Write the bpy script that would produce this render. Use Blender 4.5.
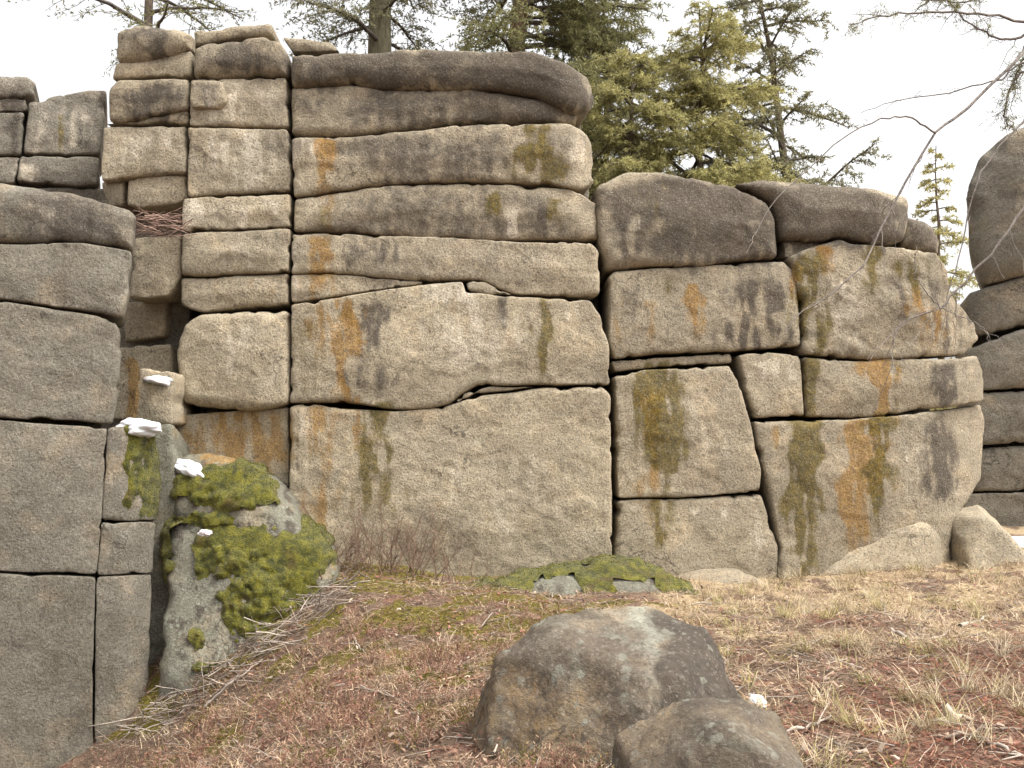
import bpy, math, random
import numpy as np
from mathutils.geometry import delaunay_2d_cdt
from mathutils import Vector

# ------------------------------------------------------------------ camera, sky, sun, exposure
for o in list(bpy.data.objects): bpy.data.objects.remove(o)
SC = bpy.context.scene
COL = SC.collection
FPX, CAMZ, PITCH = 1000.0, 1.6, math.atan(66/1000.0)
cam = bpy.data.cameras.new('camera'); cam.sensor_width = 36.0; cam.lens = 36.0*FPX/1024
cam.clip_end = 3000; cam.clip_start = 0.05
camo = bpy.data.objects.new('camera', cam); COL.objects.link(camo)
camo.location = (0, 0, CAMZ); camo.rotation_euler = (math.pi/2+PITCH, 0, 0)
SC.camera = camo
SUN_EL, SUN_AZ = math.radians(60), math.radians(115)     # azimuth clockwise from +Y: high on the right, a little behind the camera
w = bpy.data.worlds.new('World'); SC.world = w; w.use_nodes = True
nt = w.node_tree; nt.nodes.clear()
sky = nt.nodes.new('ShaderNodeTexSky'); sky.sky_type = 'NISHITA'; sky.sun_disc = False
sky.sun_elevation = SUN_EL; sky.sun_rotation = SUN_AZ; sky.dust_density = 6.0; sky.air_density = 1.0; sky.ozone_density = 1.0
hs = nt.nodes.new('ShaderNodeHueSaturation'); hs.inputs['Saturation'].default_value = 0.13   # thin white overcast
tint = nt.nodes.new('ShaderNodeMixRGB'); tint.blend_type = 'MULTIPLY'; tint.inputs[0].default_value = 1; tint.inputs[2].default_value = (1.0, 0.985, 0.965, 1)
bg = nt.nodes.new('ShaderNodeBackground'); bg.inputs['Strength'].default_value = 0.15
wo = nt.nodes.new('ShaderNodeOutputWorld')
nt.links.new(sky.outputs[0], hs.inputs['Color']); nt.links.new(hs.outputs[0], tint.inputs[1]); nt.links.new(tint.outputs[0], bg.inputs[0]); nt.links.new(bg.outputs[0], wo.inputs[0])
sl = bpy.data.lights.new('sun', 'SUN'); sl.energy = 1.0; sl.angle = math.radians(20); sl.color = (1.0, 0.95, 0.87)
so = bpy.data.objects.new('sun', sl); COL.objects.link(so)
sd = Vector((math.sin(SUN_AZ)*math.cos(SUN_EL), math.cos(SUN_AZ)*math.cos(SUN_EL), math.sin(SUN_EL)))
so.rotation_euler = sd.to_track_quat('Z', 'Y').to_euler(); so.location = (0, 0, 30)
SC.view_settings.view_transform = 'Standard'; SC.view_settings.look = 'None'
SC.view_settings.exposure = 1.42; SC.view_settings.gamma = 1.0
SC.cycles.max_bounces = 4; SC.cycles.diffuse_bounces = 3

# ------------------------------------------------------------------ maths helpers
random.seed(7); RNG = np.random.default_rng(7)
CT, ST = math.cos(PITCH), math.sin(PITCH)
def ray(px, py):
    a, b = (px-512.0)/FPX, -(py-384.0)/FPX
    return np.array([a, CT-b*ST, ST+b*CT])
def at(px, py, Y, k=0.0):
    d = ray(px, py); t = Y/(d[1]-k*d[0])
    return np.array([t*d[0], t*d[1], CAMZ+t*d[2]])
def project(V):
    x, y, z = V[:, 0], V[:, 1], V[:, 2]-CAMZ
    dep = np.maximum(y*CT+z*ST, .01)
    return 512+FPX*x/dep, 384-FPX*(-y*ST+z*CT)/dep
PERM = np.random.default_rng(3).permutation(256); PERM = np.concatenate([PERM, PERM, PERM])
GR = np.random.default_rng(4).normal(size=(256, 3)); GR /= np.linalg.norm(GR, axis=1)[:, None]
def perlin(P):
    P = np.asarray(P, float); I = np.floor(P).astype(int); f = P-I; I &= 255
    u = f*f*f*(f*(f*6-15)+10)
    def g(dx, dy, dz):
        h = PERM[PERM[PERM[(I[:, 0]+dx) & 255]+((I[:, 1]+dy) & 255)]+((I[:, 2]+dz) & 255)]
        return (GR[h]*(f-np.array([dx, dy, dz]))).sum(1)
    L = lambda a, b, t: a+(b-a)*t
    x00 = L(g(0,0,0), g(1,0,0), u[:,0]); x10 = L(g(0,1,0), g(1,1,0), u[:,0])
    x01 = L(g(0,0,1), g(1,0,1), u[:,0]); x11 = L(g(0,1,1), g(1,1,1), u[:,0])
    return L(L(x00, x10, u[:,1]), L(x01, x11, u[:,1]), u[:,2])
def fbm(P, octaves=3, rough=.5):
    P = np.asarray(P, float); s = np.zeros(len(P)); a = 1.0
    for i in range(octaves):
        s += a*perlin(P*(2**i)+i*17.3); a *= rough
    return s
def sstep(a, b, x):
    t = np.clip((x-a)/(b-a), 0, 1); return t*t*(3-2*t)

# ------------------------------------------------------------------ object helpers
def mesh_obj(name, V, F, mat, parent=None, attrs=None, smooth=True, origin=None):
    V = np.asarray(V, float)
    c = V.mean(0) if origin is None else np.asarray(origin, float)
    me = bpy.data.meshes.new(name)
    F = np.asarray(F, dtype=np.int32) if not isinstance(F, list) else F
    if isinstance(F, np.ndarray):
        n, m = F.shape
        me.vertices.add(len(V)); me.vertices.foreach_set('co', (V-c).astype(np.float32).ravel())
        me.loops.add(n*m); me.loops.foreach_set('vertex_index', F.ravel())
        me.polygons.add(n); me.polygons.foreach_set('loop_start', np.arange(0, n*m, m, dtype=np.int32))
        me.update(calc_edges=True)
    else:
        me.from_pydata((V-c).tolist(), [], F); me.update()
    me.polygons.foreach_set('use_smooth', np.full(len(me.polygons), smooth))
    for an, data in (attrs or {}).items():
        a = me.color_attributes.new(an, 'FLOAT_COLOR', 'POINT')
        a.data.foreach_set('color', np.asarray(data, np.float32).ravel())
    me.materials.append(mat)
    o = bpy.data.objects.new(name, me); COL.objects.link(o)
    pl = np.zeros(3)
    if parent is not None:
        o.parent = parent; q = parent
        while q is not None: pl = pl+np.array(q.location); q = q.parent
    o.location = (c-pl).tolist()
    return o
def thing(name, label, cat, loc, group=None):
    o = bpy.data.objects.new(name, None); COL.objects.link(o); o.empty_display_size = .2
    o.location = [float(q) for q in loc]; o['label'] = label; o['category'] = cat
    if group: o['group'] = group
    return o
def tag(o, label, cat=None, group=None, kind=None):
    o['label'] = label
    if cat: o['category'] = cat
    if group: o['group'] = group
    if kind: o['kind'] = kind
    return o
def tube(P, R, sides=6, cap=True):
    P = np.asarray(P, float); n = len(P); R = np.broadcast_to(np.asarray(R, float), (n,))
    T = np.gradient(P, axis=0); T /= np.linalg.norm(T, axis=1)[:, None]+1e-9
    ref = np.array([0.31, 0.87, 0.11]) if abs(T[0][2]) > .7 else np.array([0.1, .2, 1.0])
    A = np.cross(T, ref); A /= np.linalg.norm(A, axis=1)[:, None]+1e-9; B = np.cross(T, A)
    an = np.arange(sides)*2*math.pi/sides
    V = (P[:, None]+R[:, None, None]*(np.cos(an)[None, :, None]*A[:, None]+np.sin(an)[None, :, None]*B[:, None])).reshape(-1, 3)
    i = np.arange(n-1)[:, None]*sides; j = np.arange(sides)[None]; j2 = (j+1) % sides
    F = np.stack([i+j, i+j2, i+sides+j2, i+sides+j], -1).reshape(-1, 4)
    return V, F
class Bag:
    def __init__(s): s.V = []; s.F = []; s.n = 0; s.C = []
    def add(s, V, F, C=None):
        s.V.append(V); s.F.append(np.asarray(F)+s.n); s.n += len(V)
        if C is not None: s.C.append(np.broadcast_to(np.asarray(C, float), (len(V), 4)))
    def get(s): return np.concatenate(s.V), np.concatenate(s.F)
    def col(s): return np.concatenate(s.C)
def blades(P, D, W, wid, C, bend=None):
    """narrow bent strips: roots P, length vectors D, sideways unit W, widths wid, colours C (n,3)"""
    n = len(P); wd = (np.asarray(wid)*.5)[:, None]*W
    mid = P+D*.55+(0 if bend is None else bend)
    tip = P+D
    V = np.stack([P-wd, P+wd, mid+wd*.8, mid-wd*.8, tip+wd*.15, tip-wd*.15], 1).reshape(-1, 3)
    b = np.arange(n)[:, None]*6
    F = np.concatenate([b+np.array([[0, 1, 2, 3]]), b+np.array([[3, 2, 4, 5]])])
    CC = np.repeat(np.concatenate([C, np.ones((n, 1))], 1), 6, 0)
    return V, F, CC
def unit(A): return A/(np.linalg.norm(A, axis=-1, keepdims=True)+1e-9)

# ------------------------------------------------------------------ materials
def newmat(name):
    m = bpy.data.materials.new(name); m.use_nodes = True
    t = m.node_tree; t.nodes.clear()
    out = t.nodes.new('ShaderNodeOutputMaterial'); b = t.nodes.new('ShaderNodeBsdfPrincipled')
    b.inputs['Specular IOR Level'].default_value = .25
    t.links.new(b.outputs[0], out.inputs[0])
    return m, t, b
class NT:
    def __init__(s, t): s.t = t; s.pos = t.nodes.new('ShaderNodeNewGeometry').outputs['Position']
    def link(s, a, b):
        if isinstance(a, (int, float)): b.default_value = a
        elif isinstance(a, tuple): b.default_value = a if len(a) == 4 else (*a, 1)
        else: s.t.links.new(a, b)
    def noise(s, scale, detail=4, rough=.55, vec=None, dist=0.0, stretch=None):
        n = s.t.nodes.new('ShaderNodeTexNoise'); n.inputs['Scale'].default_value = scale; n.inputs['Detail'].default_value = detail
        n.inputs['Roughness'].default_value = rough; n.inputs['Distortion'].default_value = dist
        v = vec or s.pos
        if stretch:
            mp = s.t.nodes.new('ShaderNodeMapping'); mp.inputs['Scale'].default_value = stretch; s.t.links.new(v, mp.inputs[0]); v = mp.outputs[0]
        s.t.links.new(v, n.inputs['Vector']); return n.outputs['Fac']
    def voro(s, scale, feature='F1'):
        n = s.t.nodes.new('ShaderNodeTexVoronoi'); n.inputs['Scale'].default_value = scale; n.feature = feature
        s.t.links.new(s.pos, n.inputs['Vector']); return n.outputs
    def rng(s, x, a, b, c=0.0, d=1.0, smooth=False):
        n = s.t.nodes.new('ShaderNodeMapRange'); n.clamp = True
        if smooth: n.interpolation_type = 'SMOOTHSTEP'
        s.link(x, n.inputs[0]); n.inputs[1].default_value = a; n.inputs[2].default_value = b; n.inputs[3].default_value = c; n.inputs[4].default_value = d
        return n.outputs[0]
    def mix(s, f, a, b, mode='MIX'):
        n = s.t.nodes.new('ShaderNodeMixRGB'); n.blend_type = mode
        s.link(f, n.inputs[0]); s.link(a, n.inputs[1]); s.link(b, n.inputs[2]); return n.outputs[0]
    def math(s, op, a, b=0.0, c=None):
        n = s.t.nodes.new('ShaderNodeMath'); n.operation = op; s.link(a, n.inputs[0]); s.link(b, n.inputs[1])
        if c is not None: s.link(c, n.inputs[2])
        return n.outputs[0]
    def attr(s, name):
        n = s.t.nodes.new('ShaderNodeAttribute'); n.attribute_name = name; return n
    def sep(s, c):
        n = s.t.nodes.new('ShaderNodeSeparateColor'); s.t.links.new(c, n.inputs[0]); return n.outputs
    def grey(s, x):
        n = s.t.nodes.new('ShaderNodeCombineColor')
        for i in range(3): s.link(x, n.inputs[i])
        return n.outputs[0]
    def bump(s, h, strength, dist, prev=None):
        n = s.t.nodes.new('ShaderNodeBump'); n.inputs['Strength'].default_value = strength; n.inputs['Distance'].default_value = dist
        s.link(h, n.inputs['Height'])
        if prev is not None: s.t.links.new(prev, n.inputs['Normal'])
        return n.outputs[0]
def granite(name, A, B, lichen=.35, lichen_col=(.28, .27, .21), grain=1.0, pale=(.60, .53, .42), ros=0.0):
    """tan granite: crystal grain, mica flecks, lichen bloom and stains (attribute 'stain': rust, olive, dark, pale with painted highlights)"""
    m, t, b = newmat(name); N = NT(t)
    oi = t.nodes.new('ShaderNodeObjectInfo').outputs['Random']
    va = t.nodes.new('ShaderNodeVectorMath'); va.operation = 'ADD'; t.links.new(N.pos, va.inputs[0]); t.links.new(N.grey(N.math('MULTIPLY', oi, 37.0)), va.inputs[1]); N.pos = va.outputs[0]
    big = N.noise(.9, 5, .6, dist=.6)
    c = N.mix(N.rng(big, .35, .65), A, B)
    warm = N.noise(2.3, 4, .6)
    c = N.mix(N.rng(warm, .52, .75, 0, .45), c, (.36, .27, .165))
    st = N.sep(N.attr('stain_and_light').outputs['Color']); pale_a = N.attr('stain_and_light').outputs['Alpha']
    fine = N.noise(14, 6, .7); streak = N.noise(16, 4, .65, stretch=(1, 1, .10)); med = N.noise(4.5, 6, .68, dist=.8)
    # lichen
    lm = N.rng(N.math('ADD', N.math('MULTIPLY', med, .75), N.math('MULTIPLY', fine, .35)), .60-.08*lichen, .72-.05*lichen, 0, .3+.4*lichen)
    c = N.mix(lm, c, lichen_col)
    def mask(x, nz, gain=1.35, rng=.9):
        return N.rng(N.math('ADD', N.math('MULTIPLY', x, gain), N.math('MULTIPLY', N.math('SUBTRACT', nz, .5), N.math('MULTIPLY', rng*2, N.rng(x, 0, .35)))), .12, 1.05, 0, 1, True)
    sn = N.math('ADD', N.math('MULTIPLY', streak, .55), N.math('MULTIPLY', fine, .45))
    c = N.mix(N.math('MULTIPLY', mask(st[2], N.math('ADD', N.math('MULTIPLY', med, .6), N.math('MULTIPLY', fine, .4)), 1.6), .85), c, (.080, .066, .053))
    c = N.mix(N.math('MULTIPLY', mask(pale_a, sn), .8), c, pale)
    c = N.mix(N.math('MULTIPLY', mask(st[0], sn), .66), c, N.mix(N.rng(fine, .4, .65), (.26, .12, .010), (.36, .20, .030)))
    c = N.mix(N.math('MULTIPLY', mask(st[1], sn), .8), c, N.mix(N.rng(fine, .4, .62), (.075, .060, .008), (.165, .115, .016)))
    # crystal grain
    g1 = N.noise(38, 5, .75); v = N.voro(75)
    gm = N.rng(g1, .3, .7, 1-.34*grain, 1+.3*grain)
    c = N.mix(1.0, c, N.grey(gm), 'MULTIPLY')
    vs = N.sep(v['Color'])
    c = N.mix(N.rng(vs[0], .80, .9, 0, .5*grain), c, (.075, .066, .055))
    c = N.mix(N.rng(vs[1], .86, .96, 0, .22*grain), c, (.5, .45, .38))
    c = N.mix(N.rng(N.noise(5.5, 6, .7), .3, .7, .0, .3), c, N.mix(1.0, c, (.5, .48, .46), 'MULTIPLY'))
    dk = N.rng(N.noise(1.7, 5, .7, dist=.5), .52, .66, 0, .55)
    c = N.mix(dk, c, N.mix(1.0, c, (.62, .60, .58), 'MULTIPLY'))
    c = N.mix(N.rng(N.noise(2.3, 5, .7, dist=.4), .54, .66, 0, .6), c, N.mix(1.0, c, (1.5, 1.48, 1.45), 'MULTIPLY'))
    c = N.mix(1.0, c, N.grey(N.rng(oi, 0, 1, .90, 1.09)), 'MULTIPLY')
    if ros:
        dv = N.math('ADD', N.voro(11)['Distance'], N.math('MULTIPLY', N.math('SUBTRACT', fine, .5), 1.1))
        c = N.mix(N.math('MULTIPLY', N.rng(dv, .26, .20), N.rng(med, .42, .56, 0, ros)), c, lichen_col)
    cr = N.math('ABSOLUTE', N.math('SUBTRACT', N.noise(1.6, 4, .6, dist=.3), .5))
    crk = N.math('MULTIPLY', N.rng(cr, .010, .003), N.rng(N.noise(.8, 2), .52, .60))
    c = N.mix(N.math('MULTIPLY', crk, .6), c, (.05, .042, .034))
    t.links.new(c, b.inputs['Base Color']); b.inputs['Roughness'].default_value = .92
    n = N.bump(med, .08, .05); n = N.bump(g1, 1.0, .022, n); n = N.bump(crk, -.6, .02, n)
    t.links.new(n, b.inputs['Normal'])
    return m
def attrmat(name, attr='Col', rough=.85, transl=0.0, bump=False, vary=.25):
    m, t, b = newmat(name); N = NT(t)
    c = N.attr(attr).outputs['Color']
    c = N.mix(1.0, c, N.grey(N.rng(N.noise(6, 3), .3, .7, 1-vary, 1+vary)), 'MULTIPLY')
    t.links.new(c, b.inputs['Base Color']); b.inputs['Roughness'].default_value = rough
    if transl:
        tr = t.nodes.new('ShaderNodeBsdfTranslucent'); ms = t.nodes.new('ShaderNodeMixShader'); ms.inputs[0].default_value = transl
        t.links.new(c, tr.inputs[0]); t.links.new(b.outputs[0], ms.inputs[1]); t.links.new(tr.outputs[0], ms.inputs[2])
        t.links.new(ms.outputs[0], [n for n in t.nodes if n.type == 'OUTPUT_MATERIAL'][0].inputs[0])
    if bump: t.links.new(N.bump(N.noise(60, 4, .7), .6, .01), b.inputs['Normal'])
    return m
M = {}
M['tan'] = granite('granite_tan', (.43, .362, .255), (.335, .286, .208), .3)
M['right'] = granite('granite_right', (.39, .328, .232), (.30, .257, .188), .35)
M['grey'] = granite('granite_grey', (.20, .178, .140), (.168, .152, .121), .6, (.24, .228, .187))
M['back'] = granite('granite_back', (.25, .222, .178), (.20, .182, .15), .5)
M['boulder'] = granite('granite_boulder', (.17, .145, .115), (.115, .10, .085), .5, (.27, .28, .23), 1.2)
M['boulder_tan'] = granite('granite_boulder_tan', (.165, .130, .095), (.11, .09, .07), .5, (.21, .205, .165), .8, (.30, .305, .25), .85)
M['lichen'] = granite('granite_lichen', (.20, .195, .15), (.145, .135, .105), .7, (.265, .275, .215), ros=.7)
def bark(name, A, B):
    m, t, b = newmat(name); N = NT(t)
    h = N.noise(16, 6, .7, stretch=(1, 1, .25), dist=.5)
    t.links.new(N.mix(N.rng(h, .35, .65), A, B), b.inputs['Base Color']); b.inputs['Roughness'].default_value = .95
    t.links.new(N.bump(h, 1, .04), b.inputs['Normal']); return m
M['bark'] = bark('bark', (.075, .055, .042), (.19, .15, .115))
M['bark_green'] = bark('bark_lichen', (.10, .085, .055), (.20, .185, .12))
M['bark_red'] = bark('bark_red', (.12, .075, .05), (.23, .155, .11))
M['bough'] = bark('bough_bark', (.17, .145, .125), (.30, .265, .235))
M['branch'] = bark('branch_bark', (.085, .07, .06), (.17, .145, .125))
M['needles'] = attrmat('needles', 'Col', .7, .5, vary=.3)
M['straw'] = attrmat('dry_plant', 'Col', .9, .18, vary=.3)
M['twig'] = attrmat('dead_wood', 'Col', .9, 0, True, vary=.35)
def moss_mat():
    m, t, b = newmat('moss'); N = NT(t)
    h = N.noise(11, 6, .65); f = N.noise(70, 4, .7)
    c = N.mix(N.rng(h, .36, .64), (.038, .042, .005), (.16, .146, .010))
    c = N.mix(N.rng(N.noise(4.2, 4), .56, .70, 0, .8), c, (.085, .055, .016))
    c = N.mix(1.0, c, N.grey(N.rng(f, .3, .7, .6, 1.35)), 'MULTIPLY')
    t.links.new(c, b.inputs['Base Color']); b.inputs['Roughness'].default_value = 1
    b.inputs['Sheen Weight'].default_value = .15
    n = N.bump(h, .8, .05); n = N.bump(f, 1, .02, n); t.links.new(n, b.inputs['Normal']); return m
M['moss'] = moss_mat()
def snow_mat():
    m, t, b = newmat('snow'); N = NT(t)
    h = N.noise(14, 5, .6)
    t.links.new(N.mix(N.rng(N.noise(30, 4, .7), .60, .74, 0, .5), (.66, .67, .69), (.36, .33, .29)), b.inputs['Base Color']); b.inputs['Roughness'].default_value = .6
    b.inputs['Subsurface Weight'].default_value = .15
    t.links.new(N.bump(h, .5, .03), b.inputs['Normal']); return m
M['snow'] = snow_mat()

# ------------------------------------------------------------------ stains on the stones; pale boxes partly paint in lit edges and glare (photo box, kind, strength)
R_, O_, D_, P_ = 0, 1, 2, 3
STAINS_AND_LIGHT = [
 (270,44,620,92,D_,.62),(270,84,610,134,D_,.44),(270,124,620,194,D_,.42),(270,184,620,244,D_,.40),(280,234,620,296,D_,.22),(190,28,292,78,D_,.4),
 (400,292,535,384,P_,.38),(395,425,610,560,P_,.24),(190,80,290,126,P_,.4),(187,130,290,192,P_,.38),(183,200,290,230,P_,.35),(181,236,288,274,P_,.25),(178,320,288,400,P_,.3),(102,128,186,176,P_,.4),(24,98,105,152,P_,.45),(300,240,600,292,P_,.2),(620,372,740,490,P_,.22),(815,300,890,352,P_,.3),(690,425,760,480,P_,.2),(890,420,930,520,P_,.25),(800,240,880,300,P_,.3),  # far-left pale box paints glare into the stone colour
 (312,139,336,192,R_,.9),(324,302,364,398,R_,1.1),(306,318,330,365,R_,.5),(303,238,332,300,R_,.7),(296,406,350,590,R_,.5),(345,395,376,470,R_,.5),(290,60,300,130,R_,.2),
 (686,284,706,330,R_,.9),(788,262,806,322,R_,.7),(814,246,833,278,R_,.8),(861,360,896,416,R_,1.1),(846,421,882,525,R_,1.1),(835,480,862,545,R_,.7),(636,392,664,500,R_,.75),
 (878,286,945,312,R_,.7),(905,308,948,345,R_,.55),(612,296,626,345,R_,.45),(188,412,286,500,R_,.75),(116,360,142,418,R_,1.1),(640,300,662,345,R_,.35),(765,425,785,470,R_,.35),
 (196,270,290,300,R_,.18),(250,290,286,304,R_,.35),(415,500,470,560,R_,.18),(640,520,665,560,R_,.25),(320,190,345,232,R_,.4),
 (512,126,574,176,O_,1.25),(488,192,502,216,O_,.7),(548,198,562,226,O_,.55),(530,300,563,374,O_,.95),(350,404,405,500,O_,.95),(646,366,676,496,O_,1.3),(650,498,666,560,O_,.6),(626,376,646,460,O_,.5),
 (788,421,818,580,O_,1.35),(800,358,818,420,O_,.95),(798,256,826,352,O_,1.1),(864,246,882,292,O_,1.0),(888,362,900,415,O_,.5),(868,418,890,520,O_,1.1),(880,258,942,292,O_,.7),(45,116,70,146,O_,.8),
 (296,320,322,398,O_,.3),(660,278,676,300,O_,.4),(312,206,335,232,O_,.4),(632,182,668,240,O_,.25),
 (620,170,800,268,D_,1.0),(598,176,660,266,D_,.5),(735,170,930,250,D_,1.15),(722,272,802,352,D_,.75),(470,40,610,114,D_,1.1),(290,48,480,88,D_,.5),(290,85,470,132,D_,.25),(470,105,582,126,D_,.6),
 (345,135,500,190,D_,.32),(932,358,956,408,D_,.7),(924,408,950,505,D_,.6),(900,300,982,352,D_,.45),(338,298,396,352,D_,.65),(336,352,392,402,D_,.35),(366,236,402,262,D_,.6),(330,236,366,275,D_,.4),
 (352,188,480,238,D_,.42),(524,196,552,236,D_,.6),(108,20,192,62,D_,.62),(108,78,190,122,D_,.6),(190,30,288,76,D_,.45),(190,78,226,106,D_,.55),(492,285,512,330,D_,.45),(290,410,302,480,D_,.5),
 (870,262,946,330,D_,.3),(500,440,620,560,D_,.12),(0,182,136,250,D_,.42),(0,250,130,312,D_,.28),(0,70,36,160,D_,.5),(900,200,945,255,D_,.7),(580,130,600,192,D_,.2),(612,275,650,352,D_,.3),
 (418,281,470,304,P_,.75),(188,128,290,146,P_,.5),(182,196,204,230,P_,.8),(140,125,188,150,P_,.55),(293,404,312,470,P_,.6),(540,300,606,322,P_,.55),(498,204,526,238,P_,.7),(205,80,290,92,P_,.5),  # first pale box paints a top-lit edge into the stone colour
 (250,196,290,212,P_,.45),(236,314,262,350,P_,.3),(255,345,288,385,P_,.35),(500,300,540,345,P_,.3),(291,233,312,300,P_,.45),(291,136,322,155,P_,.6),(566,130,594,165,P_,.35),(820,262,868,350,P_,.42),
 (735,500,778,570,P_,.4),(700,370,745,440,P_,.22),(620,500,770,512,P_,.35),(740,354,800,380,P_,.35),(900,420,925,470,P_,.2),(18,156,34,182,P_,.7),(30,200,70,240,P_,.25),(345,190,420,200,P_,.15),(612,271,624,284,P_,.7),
]
def stains_and_light(V):
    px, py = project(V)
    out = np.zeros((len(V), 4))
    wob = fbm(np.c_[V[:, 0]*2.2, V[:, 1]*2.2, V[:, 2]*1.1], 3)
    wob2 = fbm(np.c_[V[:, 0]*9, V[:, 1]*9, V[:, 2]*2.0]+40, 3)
    for x0, y0, x1, y1, k, s in STAINS_AND_LIGHT:
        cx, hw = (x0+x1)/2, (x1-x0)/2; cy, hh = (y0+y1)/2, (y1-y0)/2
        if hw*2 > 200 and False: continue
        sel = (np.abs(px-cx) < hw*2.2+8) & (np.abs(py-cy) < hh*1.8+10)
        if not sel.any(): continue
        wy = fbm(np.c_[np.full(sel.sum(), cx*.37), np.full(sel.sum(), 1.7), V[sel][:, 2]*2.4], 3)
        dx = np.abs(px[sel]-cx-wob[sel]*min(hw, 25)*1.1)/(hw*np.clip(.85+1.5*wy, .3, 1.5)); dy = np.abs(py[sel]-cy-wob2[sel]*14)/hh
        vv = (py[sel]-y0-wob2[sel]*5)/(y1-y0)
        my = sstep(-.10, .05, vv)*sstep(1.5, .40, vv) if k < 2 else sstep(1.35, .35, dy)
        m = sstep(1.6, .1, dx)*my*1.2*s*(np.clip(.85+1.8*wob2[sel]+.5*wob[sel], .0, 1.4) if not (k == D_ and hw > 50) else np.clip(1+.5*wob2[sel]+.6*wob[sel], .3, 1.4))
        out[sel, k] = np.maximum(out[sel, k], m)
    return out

# ------------------------------------------------------------------ stones with a traced outline
def outline(poly, smooth, seg=.035):
    poly = np.asarray(poly, float); nxt = np.roll(poly, -1, 0)
    area = .5*np.sum(poly[:, 0]*nxt[:, 1]-nxt[:, 0]*poly[:, 1])
    if area < 0: poly = poly[::-1]; nxt = np.roll(poly, -1, 0)
    out = []
    for a, b in zip(poly, nxt):
        n = max(1, int(round(np.linalg.norm(b-a)/seg)))
        out.append(a+(b-a)*np.arange(n)[:, None]/n)
    q = np.concatenate(out); k = max(1, int(smooth/seg))
    ww = np.hanning(2*k+3)[1:-1]; ww /= ww.sum(); r = np.zeros_like(q)
    for i, wt in zip(range(-k, k+1), ww): r += wt*np.roll(q, i, 0)
    return r
def sdist(P, L):
    A, B = L, np.roll(L, -1, 0); d2 = np.full(len(P), 1e9); ins = np.zeros(len(P), bool)
    for s in range(0, len(P), 4000):
        p = P[s:s+4000]; AB = B-A; AP = p[:, None]-A[None]
        t = np.clip((AP*AB).sum(-1)/((AB*AB).sum(-1)+1e-12), 0, 1)
        d2[s:s+4000] = ((AP-t[..., None]*AB)**2).sum(-1).min(1)
        cr = ((A[None, :, 1] > p[:, None, 1]) != (B[None, :, 1] > p[:, None, 1])) & (p[:, None, 0] < (B-A)[None, :, 0]*(p[:, None, 1]-A[None, :, 1])/((B-A)[None, :, 1]+1e-12)+A[None, :, 0])
        ins[s:s+4000] = cr.sum(1) % 2 == 1
    return np.where(ins, 1, -1)*np.sqrt(d2)
SEED = [0]
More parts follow.
